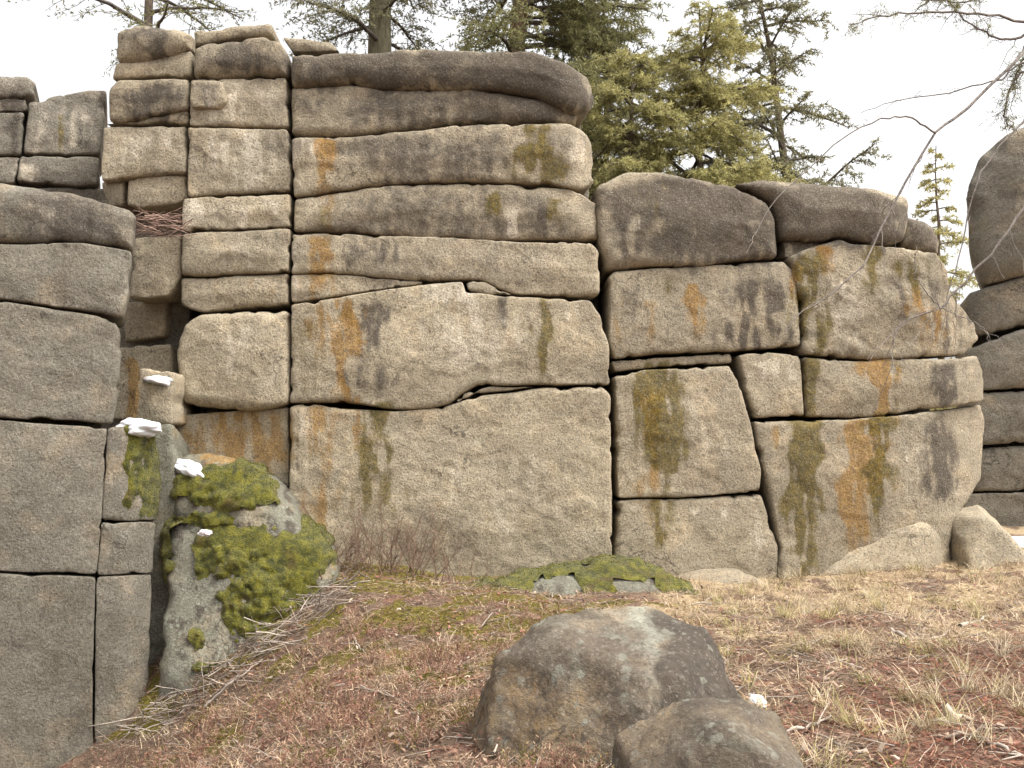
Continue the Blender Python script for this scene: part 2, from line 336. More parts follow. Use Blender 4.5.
def stone_geo(poly, Y, k=0.0, r=.09, depth=1.2, bulge=.04, lean=0.0, end=None, gap=.010, smooth=.09, h=.034, rough=1.0, tilt=0.0, world=False):
    """poly: outline in photo pixels on the plane y = Y + k x (+ lean z).  Returns V, F, front vertex count"""
    SEED[0] += 1; sd = SEED[0]*7.13
    if world: pw = np.asarray(poly, float)
    else: pw = np.array([at(x, y, Y, k)[[0, 2]] for x, y in poly])
    zb = pw[:, 1].min(); cx = pw[:, 0].mean()
    L = outline(pw, smooth)
    f3 = np.c_[L[:, 0]*2.6, np.full(len(L), Y), L[:, 1]*2.6]
    wob = np.c_[fbm(f3, 3), fbm(f3+31.7, 3)]
    T = np.roll(L, -1, 0)-np.roll(L, 1, 0); T = unit(T); Nin = np.c_[-T[:, 1], T[:, 0]]
    chip = np.maximum(0, fbm(np.c_[L*5.5, np.full(len(L), sd)], 3)-.12)*.07
    L = L+wob*.015*rough+Nin*(gap+chip*rough)[:, None]
    nb = len(L)
    size = min(np.ptp(pw[:, 0]), np.ptp(pw[:, 1])); r = min(r, size*.42)
    pts = [L]
    for d in (.06, .2, .42, .7, 1.05):
        q = (L+Nin*(d*r))[::1 if d < .5 else 2]
        pts.append(q[sdist(q, L) > d*r*.85])
    gx = np.arange(L[:, 0].min(), L[:, 0].max(), h); gz = np.arange(L[:, 1].min(), L[:, 1].max(), h)
    G = np.stack(np.meshgrid(gx, gz), -1).reshape(-1, 2); G = G+RNG.uniform(-.3, .3, G.shape)*h
    pts.append(G[sdist(G, L) > r*1.05+h*.4])
    P = np.concatenate(pts)
    res = delaunay_2d_cdt([Vector(p) for p in P], [], [list(range(nb))], 1, 1e-6)
    Q = np.array([[v.x, v.y] for v in res[0]]); tri = np.array([list(f) for f in res[2] if len(f) == 3])
    inv = {}
    for i, ov in enumerate(res[3]):
        for o_ in ov: inv[o_] = i
    a, b, c = Q[tri[:, 0]], Q[tri[:, 1]], Q[tri[:, 2]]
    ar = (b[:, 0]-a[:, 0])*(c[:, 1]-a[:, 1])-(b[:, 1]-a[:, 1])*(c[:, 0]-a[:, 0])
    tri[ar < 0] = tri[ar < 0][:, ::-1]
    loop = [inv[i] for i in range(nb) if i in inv]; loop = [q for i, q in enumerate(loop) if q != loop[i-1]]
    d = np.maximum(0, sdist(Q, L)); d[loop] = 0
    P3 = np.c_[Q[:, 0], np.full(len(Q), Y), Q[:, 1]]
    rr = r*np.clip(.95+1.1*fbm(P3*1.9+sd, 2), .45, 1.6)
    t = np.clip(1-d/rr, 0, 1); y = rr*.95*(1-np.sqrt(np.maximum(0, 1-t*t)))
    y -= bulge*sstep(0, size*.5, d)
    n1 = fbm(P3*np.array([1.1, 1, 1.5])+sd, 3); n2 = fbm(P3*4.2+sd*2, 3); n3 = fbm(P3*13.0+sd, 2)
    y += (n1*.026+n2*.008+n3*.008)*rough*(.35+.65*sstep(0, rr, d))
    # sloping hackled breaks
    st = fbm(P3*np.array([1.2, 1, 1.7])+sd*3, 3); y += rough*.008*(sstep(.10, .14, st)-sstep(-.28, -.24, st))
    big = lean*(Q[:, 1]-zb)+tilt*(Q[:, 0]-cx)
    if end:
        side, ln, back = end
        u = (Q[:, 0]-(Q[:, 0].max()-ln))/ln if side == 'R' else ((Q[:, 0].min()+ln)-Q[:, 0])/ln
        if side == 'T': u = (Q[:, 1]-(Q[:, 1].max()-ln))/ln
        big = big+back*np.clip(u, 0, 1)**2
    kn = 1/math.sqrt(1+k*k); nv = np.array([-k*kn, kn, 0])       # into the wall, square to its face
    y0 = Y+k*Q[:, 0]; sc = 1+big/y0                              # the traced outline lies on the curved face
    V = np.c_[Q[:, 0]*sc, y0*sc, CAMZ+(Q[:, 1]-CAMZ)*sc]+nv*y[:, None]
    lp = V[loop]; m = len(loop); parts = [V]; faces = [tri]; base = len(V); prev = np.array(loop)
    cc = lp.mean(0)
    for s, sh in ((.10, .0), (.4, .03), (1.0, .09)):
        e = lp+nv*(s*depth)
        e[:, [0, 2]] += (cc-lp)[:, [0, 2]]*sh+ (fbm(e*3.0+sd, 2)*.012)[:, None]
        parts.append(e); cur = base+np.arange(m); base += m
        p2, c2 = np.roll(prev, -1), np.roll(cur, -1)
        faces.append(np.stack([prev, cur, c2], 1)); faces.append(np.stack([prev, c2, p2], 1)); prev = cur
    ce = parts[-1].mean(0)[None]; parts.append(ce)
    faces.append(np.stack([prev, np.full(m, base), np.roll(prev, -1)], 1))
    VV = np.concatenate(parts); FF = np.concatenate(faces)
    return VV, FF[:, ::1], len(V)
def stone(parent, mat, poly, Y, name='stone_block', **kw):
    kw['r'] = kw.get('r', .09)*(.5 if kw.get('r', .09) < .12 else .68); kw['bulge'] = kw.get('bulge', .03)*.6; kw.setdefault('gap', .0015); kw.setdefault('smooth', .055); kw.setdefault('h', .027)
    V, F, n = stone_geo(poly, Y, **kw)
    o = mesh_obj(name, V, F, M[mat], parent, {'stain_and_light': stains_and_light(V)})
    return o, V, F
def normals(V, F):
    fn = np.cross(V[F[:, 1]]-V[F[:, 0]], V[F[:, 2]]-V[F[:, 0]]); N = np.zeros_like(V)
    for i in range(3): np.add.at(N, F[:, i], fn)
    return unit(N)
def moss_on(parent, V, F, mask, thick=.045, name='moss', fuzz=9000, flip=1):
    """cushion moss: a second skin raised off the stone where mask > 0, with short fibres"""
    N = normals(V, F)*flip
    keep = (mask[F] > 0.02).all(1)
    if keep.sum() < 3: return None
    f = F[keep]; ids = np.unique(f); mp = np.full(len(V), -1); mp[ids] = np.arange(len(ids))
    v = V[ids]; m = np.clip(mask[ids], 0, 1)
    lump = np.clip(.8+1.3*fbm(v*6, 2)+.3*fbm(v*17+5, 2), .1, 2.2)
    v2 = v+N[ids]*((sstep(0, .7, m)*thick*lump)-.006)[:, None]
    o = mesh_obj(name, v2, mp[f], M['moss'], parent, origin=v2.mean(0))
    o['kind'] = 'stuff'
    f = mp[f]
    if fuzz:
        A = np.linalg.norm(np.cross(v2[f[:, 1]]-v2[f[:, 0]], v2[f[:, 2]]-v2[f[:, 0]]), axis=1); A /= A.sum()
        pick = RNG.choice(len(f), fuzz, p=A); u = RNG.random((fuzz, 2)); su = np.sqrt(u[:, 0])
        wts = np.c_[1-su, su*(1-u[:, 1]), su*u[:, 1]]
        P = (v2[f[pick]]*wts[..., None]).sum(1); nn = (N[ids][f[pick]]*wts[..., None]).sum(1)
        D = unit(nn*1.0+RNG.normal(size=P.shape)*.55+np.array([0, 0, .35]))*RNG.uniform(.006, .016, (fuzz, 1))
        W = unit(np.cross(D, RNG.normal(size=P.shape)))
        tone = np.clip(.5+.9*fbm(P*6, 3), 0, 1)[:, None]
        C = (1-tone)*np.array([.035, .04, .005])+tone*np.array([.18, .165, .014]); C = C*RNG.uniform(.7, 1.3, (fuzz, 1))
        br = (sstep(.1, .4, fbm(P*4+9, 2)))[:, None]*.7; C = C*(1-br)+br*np.array([.10, .065, .02])
        Vb, Fb, Cb = blades(P, D, W, RNG.uniform(.003, .007, fuzz), C)
        s = mesh_obj('moss_fibres', Vb, Fb, M['straw'], parent, {'Col': Cb}); s['kind'] = 'stuff'
    return o

# ------------------------------------------------------------------ ground
CP = [(450,578,11.3),(560,572,11.4),(300,568,11.2),(620,578,11.4),(775,580,11.5),(900,568,11.8),(980,553,12.3),(1100,548,12.5),
      (338,592,10.0),(258,665,9.4),(210,712,9.1),(165,757,8.85),(100,802,8.9),(20,860,8.8),(512,640,8.2),(700,640,8.0),(900,630,8.2),(420,660,7.6),(300,700,7.6),(200,778,7.2),
      (512,768,5.0),(760,768,4.9),(1024,768,4.8),(330,768,5.6),(130,840,6.4),(0,950,6.0),(1024,660,7.0),(1150,640,8.0)]
ctrl = [at(*c) for c in CP]
ctrl += [np.array(c) for c in [(0,2.5,0.0),(3,2.5,0.02),(-3,3,-1.0),(-6,8,-2.3),(-6,4,-2.0),(7,4,.15),(9,9,.3),(0,0,0),(-5,0,-.5),(5,0,.1),(0,14,.4),(-5,12,-.3),(-8,11,-.6),(6,15.5,.45),(9,15,.5),(0,20,.6),(-9,16,0),(9,20,.7)]]
ctrl = np.array(ctrl)
def _k(r2): return .5*r2*np.log(r2+1e-9)
_A = ctrl[:, :2]; _n = len(_A)
_K = _k(((_A[:, None]-_A[None])**2).sum(-1))+np.eye(_n)*.25
_Pm = np.c_[np.ones(_n), _A]; _S = np.block([[_K, _Pm], [_Pm.T, np.zeros((3, 3))]])
_W = np.linalg.solve(_S, np.r_[ctrl[:, 2], np.zeros(3)])
def ground_z(X, Y, fine=True):
    X = np.atleast_1d(np.asarray(X, float)).ravel(); Y = np.atleast_1d(np.asarray(Y, float)).ravel()
    xc, yc = np.clip(X, -9, 10), np.clip(Y, -1, 21)
    z = np.empty(len(X))
    for s in range(0, len(X), 20000):
        q = np.c_[xc, yc][s:s+20000]
        z[s:s+20000] = _k(((q[:, None]-_A[None])**2).sum(-1))@_W[:_n]+np.c_[np.ones(len(q)), q]@_W[_n:]
    P = np.c_[X, Y, np.zeros(len(X))]
    z += .09*fbm(P*.9, 3)
    if fine: z += .035*fbm(P*3.1+7, 3)+.012*fbm(P*11, 2)
    return z
def gz(x, y): return float(ground_z(x, y)[0])
def zone(X, Y, Z):
    """what covers the ground: straw, red duff, moss, green grass (0..1 each)"""
    P = np.c_[X, Y, Z]; px, py = project(P); vis = Y > 1.5
    n = fbm(P*1.3, 4); n2 = fbm(P*3.2+11, 3)
    straw = sstep(620, 690, px+n*90)*sstep(690, 610, py+n*70)*vis
    duff = sstep(780, 900, px+n*120)*sstep(625, 665, py+n*45)*vis
    duff = np.maximum(duff, .8*sstep(.02, .30, n2+.4*n)*vis); straw = straw*sstep(.34, .0, fbm(P*2.1+23, 3)+.25*sstep(600, 660, py))
    moss = sstep(.12, .34, fbm(P*1.9+3, 3)+.34*sstep(150, 20, np.hypot((px-470)/1.6, py-605))+.22*sstep(90, 20, np.hypot((px-235)/1.3, py-690)))*sstep(720, 640, px)*vis
    green = sstep(.05, .35, n2+.3*n)*sstep(640, 720, px)*vis
    return straw, duff, moss, green
xs = np.concatenate([[-900,-400,-150,-60,-30,-18,-12,-9,-8,-7], np.arange(-6.4, 7.6, .05), [8.2,9,10,12,16,22,35,70,160,400,900]])
ys = np.concatenate([[-900,-300,-80,-25,-10,-4,0,1.5,2.4,3], np.arange(3.5, 13.2, .05), np.arange(13.3, 17, .2), [18,20,23,28,36,50,80,150,400,900]])
GX, GY = np.meshgrid(xs, ys); gzv = ground_z(GX.ravel(), GY.ravel())
Vg = np.c_[GX.ravel(), GY.ravel(), gzv]
nx, ny = len(xs), len(ys)
ii = (np.arange(ny-1)[:, None]*nx+np.arange(nx-1)[None]).ravel()
Fg = np.stack([ii, ii+1, ii+nx+1, ii+nx], 1)
zs = zone(Vg[:, 0], Vg[:, 1], Vg[:, 2])
def ground_mat():
    m, t, b = newmat('forest_floor'); N = NT(t)
    z = N.attr('zone'); s = N.sep(z.outputs['Color'])
    f = N.noise(24, 6, .75); md = N.noise(5, 6, .7); ms = lambda x: N.rng(N.math('ADD', x, N.math('MULTIPLY', N.math('SUBTRACT', f, .5), 1.3)), .3, .75)
    c = N.mix(N.rng(md, .35, .65), (.10, .066, .046), (.21, .145, .10))
    c = N.mix(N.rng(N.noise(3, 5), .5, .7, 0, .6), c, (.20, .12, .085))
    c = N.mix(ms(s[1]), c, N.mix(N.rng(f, .4, .6), (.125, .068, .048), (.22, .13, .092)))
    c = N.mix(ms(s[0]), c, N.mix(N.rng(f, .4, .6), (.30, .215, .12), (.47, .37, .235)))
    c = N.mix(ms(s[2]), c, N.mix(N.rng(f, .4, .6), (.07, .06, .012), (.18, .145, .025)))
    c = N.mix(1.0, c, N.grey(N.rng(N.noise(60, 5, .8), .3, .7, .5, 1.4)), 'MULTIPLY')
    t.links.new(c, b.inputs['Base Color']); b.inputs['Roughness'].default_value = 1
    n = N.bump(md, .5, .06); n = N.bump(f, 1, .03, n); t.links.new(n, b.inputs['Normal']); return m
g = mesh_obj('ground', Vg, Fg, ground_mat(), None, {'zone': np.c_[zs[0], zs[1], zs[2], zs[3]]}, origin=(0, 0, 0))
tag(g, 'uneven forest floor of needle litter, straw and moss sloping down to the left', kind='structure')
#@@STONES
# ------------------------------------------------------------------ the walls
YB = 11.4
wall = thing('granite_outcrop', 'tall central wall of stacked tan granite blocks with rust and moss streaks', 'rock outcrop', (-1.6, 11.5, gz(-1.6, 11.5)))
def wl(poly, Y=YB, mat='tan', **kw): return stone(wall, mat, poly, Y, **kw)
# middle column, top to bottom
wl([(282,37),(330,41),(341,51),(293,52)], YB+.35, r=.06, depth=.8)
wl([(290,53),(380,50),(420,46),(492,50),(532,50),(565,60),(589,76),(596,93),(590,106),(577,110),(532,93),(492,88),(413,88),(390,87),(350,81),(291,85)], YB-.05, r=.17, bulge=.08, depth=1.5, end=('R',.45,.3))
wl([(291,87),(350,83),(386,88),(470,88),(520,95),(569,103),(580,115),(575,122),(480,121),(413,128),(340,136),(290,134)], YB+.05, r=.12, bulge=.05, depth=1.5, end=('R',.6,.2))
wl([(291,138),(346,136),(420,129),(466,123),(569,123),(590,134),(596,180),(582,190),(552,184),(509,182),(430,181),(363,186),(293,197)], YB-.03, r=.11, bulge=.06, depth=1.5, end=('R',.3,.22))
wl([(294,199),(363,188),(420,183),(512,184),(572,188),(596,203),(601,226),(597,240),(546,239),(496,240),(413,237),(353,232),(293,231)], YB, r=.11, bulge=.06, depth=1.5, end=('R',.3,.15))
wl([(291,233),(353,234),(456,237),(526,242),(590,242),(600,251),(600,293),(590,297),(519,295),(505,291),(482,280),(456,279),(424,281),(386,278),(330,272),(291,274)], YB, r=.09, bulge=.04, depth=1.5)
wl([(291,275),(330,273),(386,279),(424,281),(421,284),(393,288),(350,294),(291,302)], YB+.03, r=.05, bulge=.01, depth=1.2, smooth=.05)
wl([(291,304),(350,295),(421,284),(463,281),(466,291),(519,297),(590,300),(600,314),(610,346),(610,385),(533,385),(477,385),(459,395),(449,404),(428,409),(385,409),(343,402),(289,403)], YB-.02, r=.08, bulge=.05, depth=1.5)
wl([(466,281),(484,281),(498,288),(513,295),(494,296),(468,290)], YB+.0, r=.04, bulge=.01, depth=.5, smooth=.03, gap=.004)
wl([(464,393),(491,386),(535,387),(500,391),(477,394),(455,402)], YB+.03, r=.03, bulge=0, depth=.5, smooth=.03, gap=.003)
wl([(289,406),(305,403),(350,409),(392,411),(438,408),(477,396),(540,388),(603,387),(611,395),(612,500),(612,600),(450,606),(290,610),(289,500)], YB, r=.08, bulge=.04, depth=1.6)
# left column
wl([(114,29),(132,22),(164,23),(192,32),(192,48),(141,61),(116,62),(112,47)], YB+.0, r=.2, bulge=.06)
wl([(116,63),(141,62),(192,50),(192,77),(150,76),(112,80)], YB+.08, r=.06)
wl([(193,31),(234,25),(272,23),(271,34),(234,38),(195,46)], YB+.2, r=.08)
wl([(193,48),(205,42),(264,35),(280,41),(288,56),(287,75),(193,77)], YB-.02, r=.16, bulge=.06)
wl([(108,88),(117,79),(188,78),(188,108),(120,122),(108,120)], YB+.0, r=.1, bulge=.05)
wl([(120,123),(188,110),(188,124),(106,124)], YB+.07, r=.05)
wl([(190,79),(286,77),(287,127),(189,126)], YB+.02, r=.08)
wl([(190,80),(224,80),(227,100),(222,107),(190,108)], YB-.06, r=.06, depth=.3, bulge=.02)
wl([(103,126),(186,125),(186,173),(141,176),(101,181)], YB+.03, r=.1)
wl([(127,178),(186,174),(186,202),(140,208),(126,205)], YB+.1, r=.09)
wl([(100,182),(125,179),(123,206),(108,206)], YB+.18, r=.06)
wl([(187,127),(287,129),(291,176),(289,191),(187,197)], YB+.0, r=.07, bulge=.05)
wl([(183,198),(290,194),(290,227),(181,231)], YB+.0, r=.06)
wl([(181,232),(290,228),(288,272),(181,276)], YB-.02, r=.11, bulge=.06)
wl([(180,278),(288,273),(288,304),(202,312),(180,306)], YB+.02, r=.1, bulge=.05)
wl([(181,322),(198,313),(288,309),(288,404),(249,412),(181,404),(174,350)], YB-.04, r=.16, bulge=.08, smooth=.13)
wl([(176,415),(288,407),(289,500),(290,610),(176,640)], YB+.12, r=.06)
# deep recess between the near outcrop and the left column
wl([(132,238),(181,234),(181,275),(168,296),(128,299)], 11.45, r=.1, depth=1.3)
wl([(125,302),(168,298),(164,336),(122,343)], 11.9, r=.1, depth=1.2)
wl([(110,348),(170,343),(176,420),(104,420)], 11.75, r=.06, depth=1.0)
_, Vrec, _ = wl([(139,368),(174,370),(173,425),(130,430)], 11.0, r=.06, depth=.9)
wl([(60,200),(190,200),(190,440),(60,440)], 12.1, r=.06, depth=1.0, mat='back')
wl([(126,90),(200,60),(575,70),(600,300),(606,620),(126,640)], YB+1.25, name='rock_core', r=.05, depth=.6, mat='back', h=.2)  # unseen backing added to keep sky out of the joints
# lower right wall
wr = thing('granite_outcrop', 'lower right wall of granite blocks capped by dark weathered slabs', 'rock outcrop', (3.4, 11.9, gz(3.4, 11.9)))
YC, KC = 11.42, .09
def rl(poly, dy=0, mat='right', **kw): return stone(wr, mat, poly, YC+dy, k=kw.pop('k', KC), **kw)
rl([(596,185),(624,171),(666,171),(730,184),(766,198),(779,220),(780,257),(730,261),(700,266),(645,266),(607,270),(598,245)], -.06, r=.15, bulge=.1, depth=1.7, smooth=.12)
rl([(736,184),(760,178),(827,182),(878,187),(908,196),(914,209),(906,240),(878,245),(844,236),(823,240),(783,239),(780,218),(766,196)], -.03, r=.17, bulge=.1, depth=1.5, smooth=.1, end=('R',.5,.3))
rl([(783,241),(822,241),(810,254),(785,258)], .12, r=.05)
rl([(906,214),(933,222),(942,240),(940,254),(925,251),(904,246)], .25, r=.16, depth=.8, end=('R',.3,.2))
rl([(609,277),(615,271),(675,267),(730,264),(785,260),(798,274),(801,346),(730,351),(662,353),(615,359),(609,342)], 0, r=.1, bulge=.05, depth=1.5)
rl([(789,257),(815,245),(840,238),(861,244),(904,247),(938,253),(947,270),(952,293),(976,325),(981,338),(964,354),(912,358),(861,361),(836,357),(803,354),(801,304)], -.02, r=.10, bulge=.08, end=('R',.9,.55), depth=1.5, rough=1.5)
rl([(611,361),(730,353),(732,363),(675,366),(615,372)], .08, r=.04, gap=.005)
rl([(615,376),(645,370),(730,365),(743,391),(762,471),(760,492),(675,498),(618,498)], -.02, r=.09, bulge=.05, depth=1.5)
rl([(618,500),(675,499),(762,495),(779,548),(777,600),(690,605),(612,605)], -.0, r=.09, bulge=.04, depth=1.5)
rl([(738,354),(768,352),(801,355),(804,416),(755,418),(746,391)], 0, r=.08, bulge=.04)
rl([(804,357),(853,361),(895,358),(942,359),(978,355),(985,374),(984,401),(946,408),(916,410),(887,416),(853,418),(806,417)], 0, r=.10, bulge=.06, end=('R',.7,.5), depth=1.5)
rl([(754,421),(844,420),(912,414),(950,409),(982,404),(986,425),(981,480),(962,512),(950,545),(956,590),(850,600),(779,600),(780,545),(769,490),(757,440)], -.03, r=.1, bulge=.08, end=('R',1.0,.7), depth=1.6)
rl([(806,590),(822,570),(856,542),(892,518),(925,511),(944,522),(955,556),(958,590)], -.14, r=.26, bulge=.04, depth=1.0, smooth=.15, lean=.12, end=('R',.5,.3))
rl([(600,210),(880,215),(925,300),(940,600),(600,610)], 1.25, name='rock_core', r=.05, depth=.6, mat='back', h=.2)  # added behind the joints so no sky shows between the blocks
# blocks behind, upper left
wf = thing('granite_outcrop', 'far left blocks behind the near outcrop, the ones with a small green moss spot', 'rock outcrop', (-6.3, 12.5, gz(-6.3, 12.5)))
def fl(poly, dy=0, **kw): return stone(wf, 'back', poly, 14.2+dy, k=.36, **kw)
fl([(-40,74),(28,75),(36,83),(34,97),(-40,98)], 0, r=.12)
fl([(-40,99),(27,98),(27,111),(-40,112)], .05, r=.06)
fl([(-40,113),(24,112),(21,155),(-40,156)], .0, r=.07)
fl([(-40,157),(20,157),(15,184),(-40,184)], .03, r=.06)
fl([(28,102),(53,96),(88,90),(107,90),(105,118),(99,154),(23,154)], 0, r=.1)
fl([(20,156),(99,156),(99,184),(76,186),(17,181)], .02, r=.06)
fl([(-40,186),(112,188),(112,420),(-40,420)], .1, r=.06)
fl([(-40,422),(112,422),(112,860),(-40,860)], .1, r=.06)
# far right wall beyond the gap
wq = thing('granite_outcrop', 'far right wall of stacked blocks under a leaning rounded boulder', 'rock outcrop', (8.2, 15.2, gz(8.2, 15.2)))
def fr(poly, dy=0, **kw): return stone(wq, 'back', poly, 18.2+dy, k=-.42, **kw)
fr([(967,190),(979,153),(1012,128),(1045,117),(1075,140),(1085,220),(1060,266),(1012,276),(984,285),(970,250)], -.2, r=.35, bulge=.2, smooth=.2, depth=1.4)
fr([(955,310),(970,292),(1024,275),(1085,262),(1085,318),(1024,325),(958,340)], .0, r=.14, end=('L',.5,.3))
fr([(955,352),(1024,328),(1085,320),(1085,388),(1024,388),(958,391)], -.02, r=.12, end=('L',.4,.25))
fr([(955,393),(1085,389),(1085,440),(955,446)], .0, r=.12, end=('L',.4,.25))
fr([(955,449),(1085,443),(1085,490),(955,492)], .05, r=.12, end=('L',.4,.25))
fr([(962,494),(1085,491),(1085,540),(960,540)], .02, r=.10)
fr([(972,300),(1085,285),(1085,540),(972,540)], 1.0, name='rock_core', r=.05, depth=.5, h=.2)  # unseen slab added to block sky through the level joints
# near outcrop on the left
wn = thing('granite_outcrop', 'near left outcrop of big grey granite blocks with a sharp vertical corner', 'rock outcrop', (-5.0, 10.2, gz(-5.0, 10.2)))
YN = 11.1
def nl(poly, dy=0, **kw): return stone(wn, 'grey', poly, YN+dy, k=.33, **kw)
nl([(-60,178),(0,181),(29,185),(76,191),(108,202),(129,208),(136,215),(133,249),(88,242),(0,242),(-60,242)], 0, r=.13, bulge=.05)
nl([(-60,243),(88,243),(131,251),(130,287),(122,318),(97,313),(47,305),(0,299),(-60,298)], 0, r=.07, bulge=.04)
nl([(-60,300),(0,301),(47,307),(118,320),(121,346),(118,390),(112,425),(70,420),(-60,416)], .01, r=.06, bulge=.03)
nl([(-60,419),(0,420),(107,428),(101,520),(96,574),(-60,569)], 0, gap=-.001, rough=.7, r=.025, bulge=.03)
o, Vc, Fc = nl([(108,428),(150,424),(158,470),(156,521),(101,520)], .01, gap=-.001, rough=.7, r=.045, end=('R',.35,.35), smooth=.05)
px, py = project(Vc)
mm = (sstep(-.45, .1, fbm(Vc*np.array([7, 7, 3.]), 3)+.25*sstep(500, 430, py)-.1))*sstep(120, 136, px+10*fbm(Vc*6, 2))*sstep(530, 490, py)
moss_on(o, Vc, Fc, mm*.9, .03, fuzz=7000)
nl([(101,522),(155,523),(152,573),(97,575)], .01, gap=-.001, rough=.7, r=.025, end=('R',.3,.25))
nl([(-60,572),(95,577),(92,690),(93,900),(-60,900)], .0, gap=-.001, rough=.7, r=.025, bulge=.03)
nl([(96,577),(151,575),(149,660),(145,735),(142,900),(93,900)], .005, gap=-.001, rough=.7, r=.025, end=('R',.3,.2))
nl([(-60,230),(100,240),(105,560),(100,900),(-60,900)], 1.0, name='rock_core', r=.05, depth=.4, h=.2)  # hidden backing added to stop light leaking between the near blocks
stone(wn, 'lichen', [(138,426),(172,424),(178,500),(176,640),(168,900),(110,900)], 10.55, r=.08, depth=.6)
#@@BOULDERS
# ------------------------------------------------------------------ boulders
_ICO = {}
def ico(n):
    if n not in _ICO:
        import bmesh
        bm = bmesh.new(); bmesh.ops.create_icosphere(bm, subdivisions=n, radius=1)
        _ICO[n] = (np.array([v.co[:] for v in bm.verts]), np.array([[v.index for v in f.verts] for f in bm.faces])); bm.free()
    return _ICO[n]
def cut_rock(c, planes, n=6, p=11, rough=1.0, seed=0):
    """a rock as the rounded meeting of planes (normal, distance) about c"""
    D, F = ico(n); s = np.zeros(len(D))
    for nn, d in planes:
        nn = np.array(nn, float); nn /= np.linalg.norm(nn); s += np.maximum(0, D@nn/d)**p
    r = s**(-1/p); V = D*r[:, None]
    V *= (1+rough*(.06*fbm(V*1.7+seed, 3)-.05*np.abs(fbm(V*3.1+seed, 3))+.018*fbm(V*7+seed, 3)+.009*fbm(V*19+seed, 3)))[:, None]
    return V+np.array(c), F
def rock(name, label, mat, c, planes, cat='boulder', st=None, **kw):
    V, F = cut_rock(c, planes, **kw)
    a = np.zeros((len(V), 4))
    if st: a = st(V)
    o = mesh_obj(name, V, F, M[mat], None, {'stain_and_light': a}); tag(o, label, cat)
    return o, V, F
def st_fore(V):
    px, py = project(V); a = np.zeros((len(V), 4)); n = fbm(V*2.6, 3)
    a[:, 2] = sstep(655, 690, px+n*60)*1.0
    a[:, 0] = .28*sstep(640, 560, px+n*60)*sstep(640, 680, py+n*40)
    a[:, 3] = .34*sstep(36, 4, np.abs(px-(648+(py-650)*.3)+n*60))*sstep(740, 660, py)+.24*sstep(655, 628, py+n*60)*sstep(700, 650, px)
    return a
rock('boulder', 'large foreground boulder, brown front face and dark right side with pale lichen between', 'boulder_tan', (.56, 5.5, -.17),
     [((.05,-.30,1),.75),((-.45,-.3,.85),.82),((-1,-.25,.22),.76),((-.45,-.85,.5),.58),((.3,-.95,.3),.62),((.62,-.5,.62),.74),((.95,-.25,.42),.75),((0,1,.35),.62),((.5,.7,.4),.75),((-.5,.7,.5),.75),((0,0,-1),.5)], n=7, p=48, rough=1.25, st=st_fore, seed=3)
rock('boulder', 'small pointed tan rock cut by the bottom edge, leaning on the large boulder', 'boulder_tan', (.93, 4.55, -.125),
     [((-.05,-.2,1),.56),((-.66,-.35,.7),.46),((-1,-.2,.1),.42),((-.1,-1,.3),.35),((.50,-.3,.8),.50),((1,-.1,.45),.46),((0,1,.3),.35),((0,0,-1),.4)], p=48, seed=9, n=6, rough=1.3)
rock('boulder', 'smooth rounded stone at the right foot of the lower wall by the gap', 'right', (5.60, 12.0, .50),
     [((-.2,-.2,1),.36),((-.75,-.4,.5),.33),((-1,0,0),.34),((-.1,-1,.3),.36),((.6,-.3,.7),.29),((1,-.2,.3),.34),((0,1,.2),.4),((0,0,-1),.35)], n=5, p=20, seed=5, rough=1.3)
def traced(name, label, mat, poly, Y, cat='boulder', **kw):
    V, F, n = stone_geo(poly, Y, **kw)
    a = stains_and_light(V)
    if mat == 'lichen': a[:, 2] = np.maximum(a[:, 2], sstep(.12, .32, fbm(V*np.array([8, 8, 5.])+4, 3))*.9)
    o = mesh_obj(name, V, F, M[mat], None, {'stain_and_light': a}); tag(o, label, cat)
    return o, V, F
def blobs(V, L, amp=.75, f=6.5):
    px, py = project(V); m = np.full(len(V), -1.0)
    for x, y, a, b in L: m = np.maximum(m, 1-((px-x)/a)**2-((py-y)/b)**2)
    return np.clip(m+amp*fbm(V*f, 4), 0, 1)
ob, V, F = traced('boulder', 'big grey-green lichened boulder draped in thick moss beside the near outcrop', 'lichen',
    [(162,520),(195,503),(235,505),(265,510),(300,524),(322,545),(334,575),(331,612),(312,655),(270,705),(215,750),(160,820),(140,820),(150,680),(156,590)], 9.33, r=.32, bulge=.10, lean=.42, smooth=.16, rough=1.5, depth=1.1, h=.017)
mk = blobs(V, [(250,524,64,30),(300,548,40,40),(228,548,42,36),(264,585,42,56),(245,615,22,30),(295,600,30,48),(170,545,9,45),(215,668,26,8),(275,640,30,16),(178,520,20,10),(195,640,10,14),(300,655,14,10)], 1.2)
moss_on(ob, V, F, mk, .065, fuzz=26000)
mk2 = sstep(.20, .34, fbm(V*9+4, 3))*(V[:, 1] < 10.4)*(1-np.clip(mk*4, 0, 1))*.35
ob, V, F = traced('boulder', 'smaller mossy stone with snow on it, wedged above the big mossy boulder', 'lichen',
    [(166,476),(174,455),(196,452),(222,456),(248,466),(270,484),(292,508),(304,540),(300,560),(165,560)], 10.35, r=.22, bulge=.08, lean=.3, smooth=.12, rough=1.5, depth=.9, h=.025); Vup = V
moss_on(ob, V, F, blobs(V, [(235,478,44,18),(258,492,26,20),(190,488,24,18),(228,500,30,14),(205,520,40,9)], .8), .06, fuzz=9000)
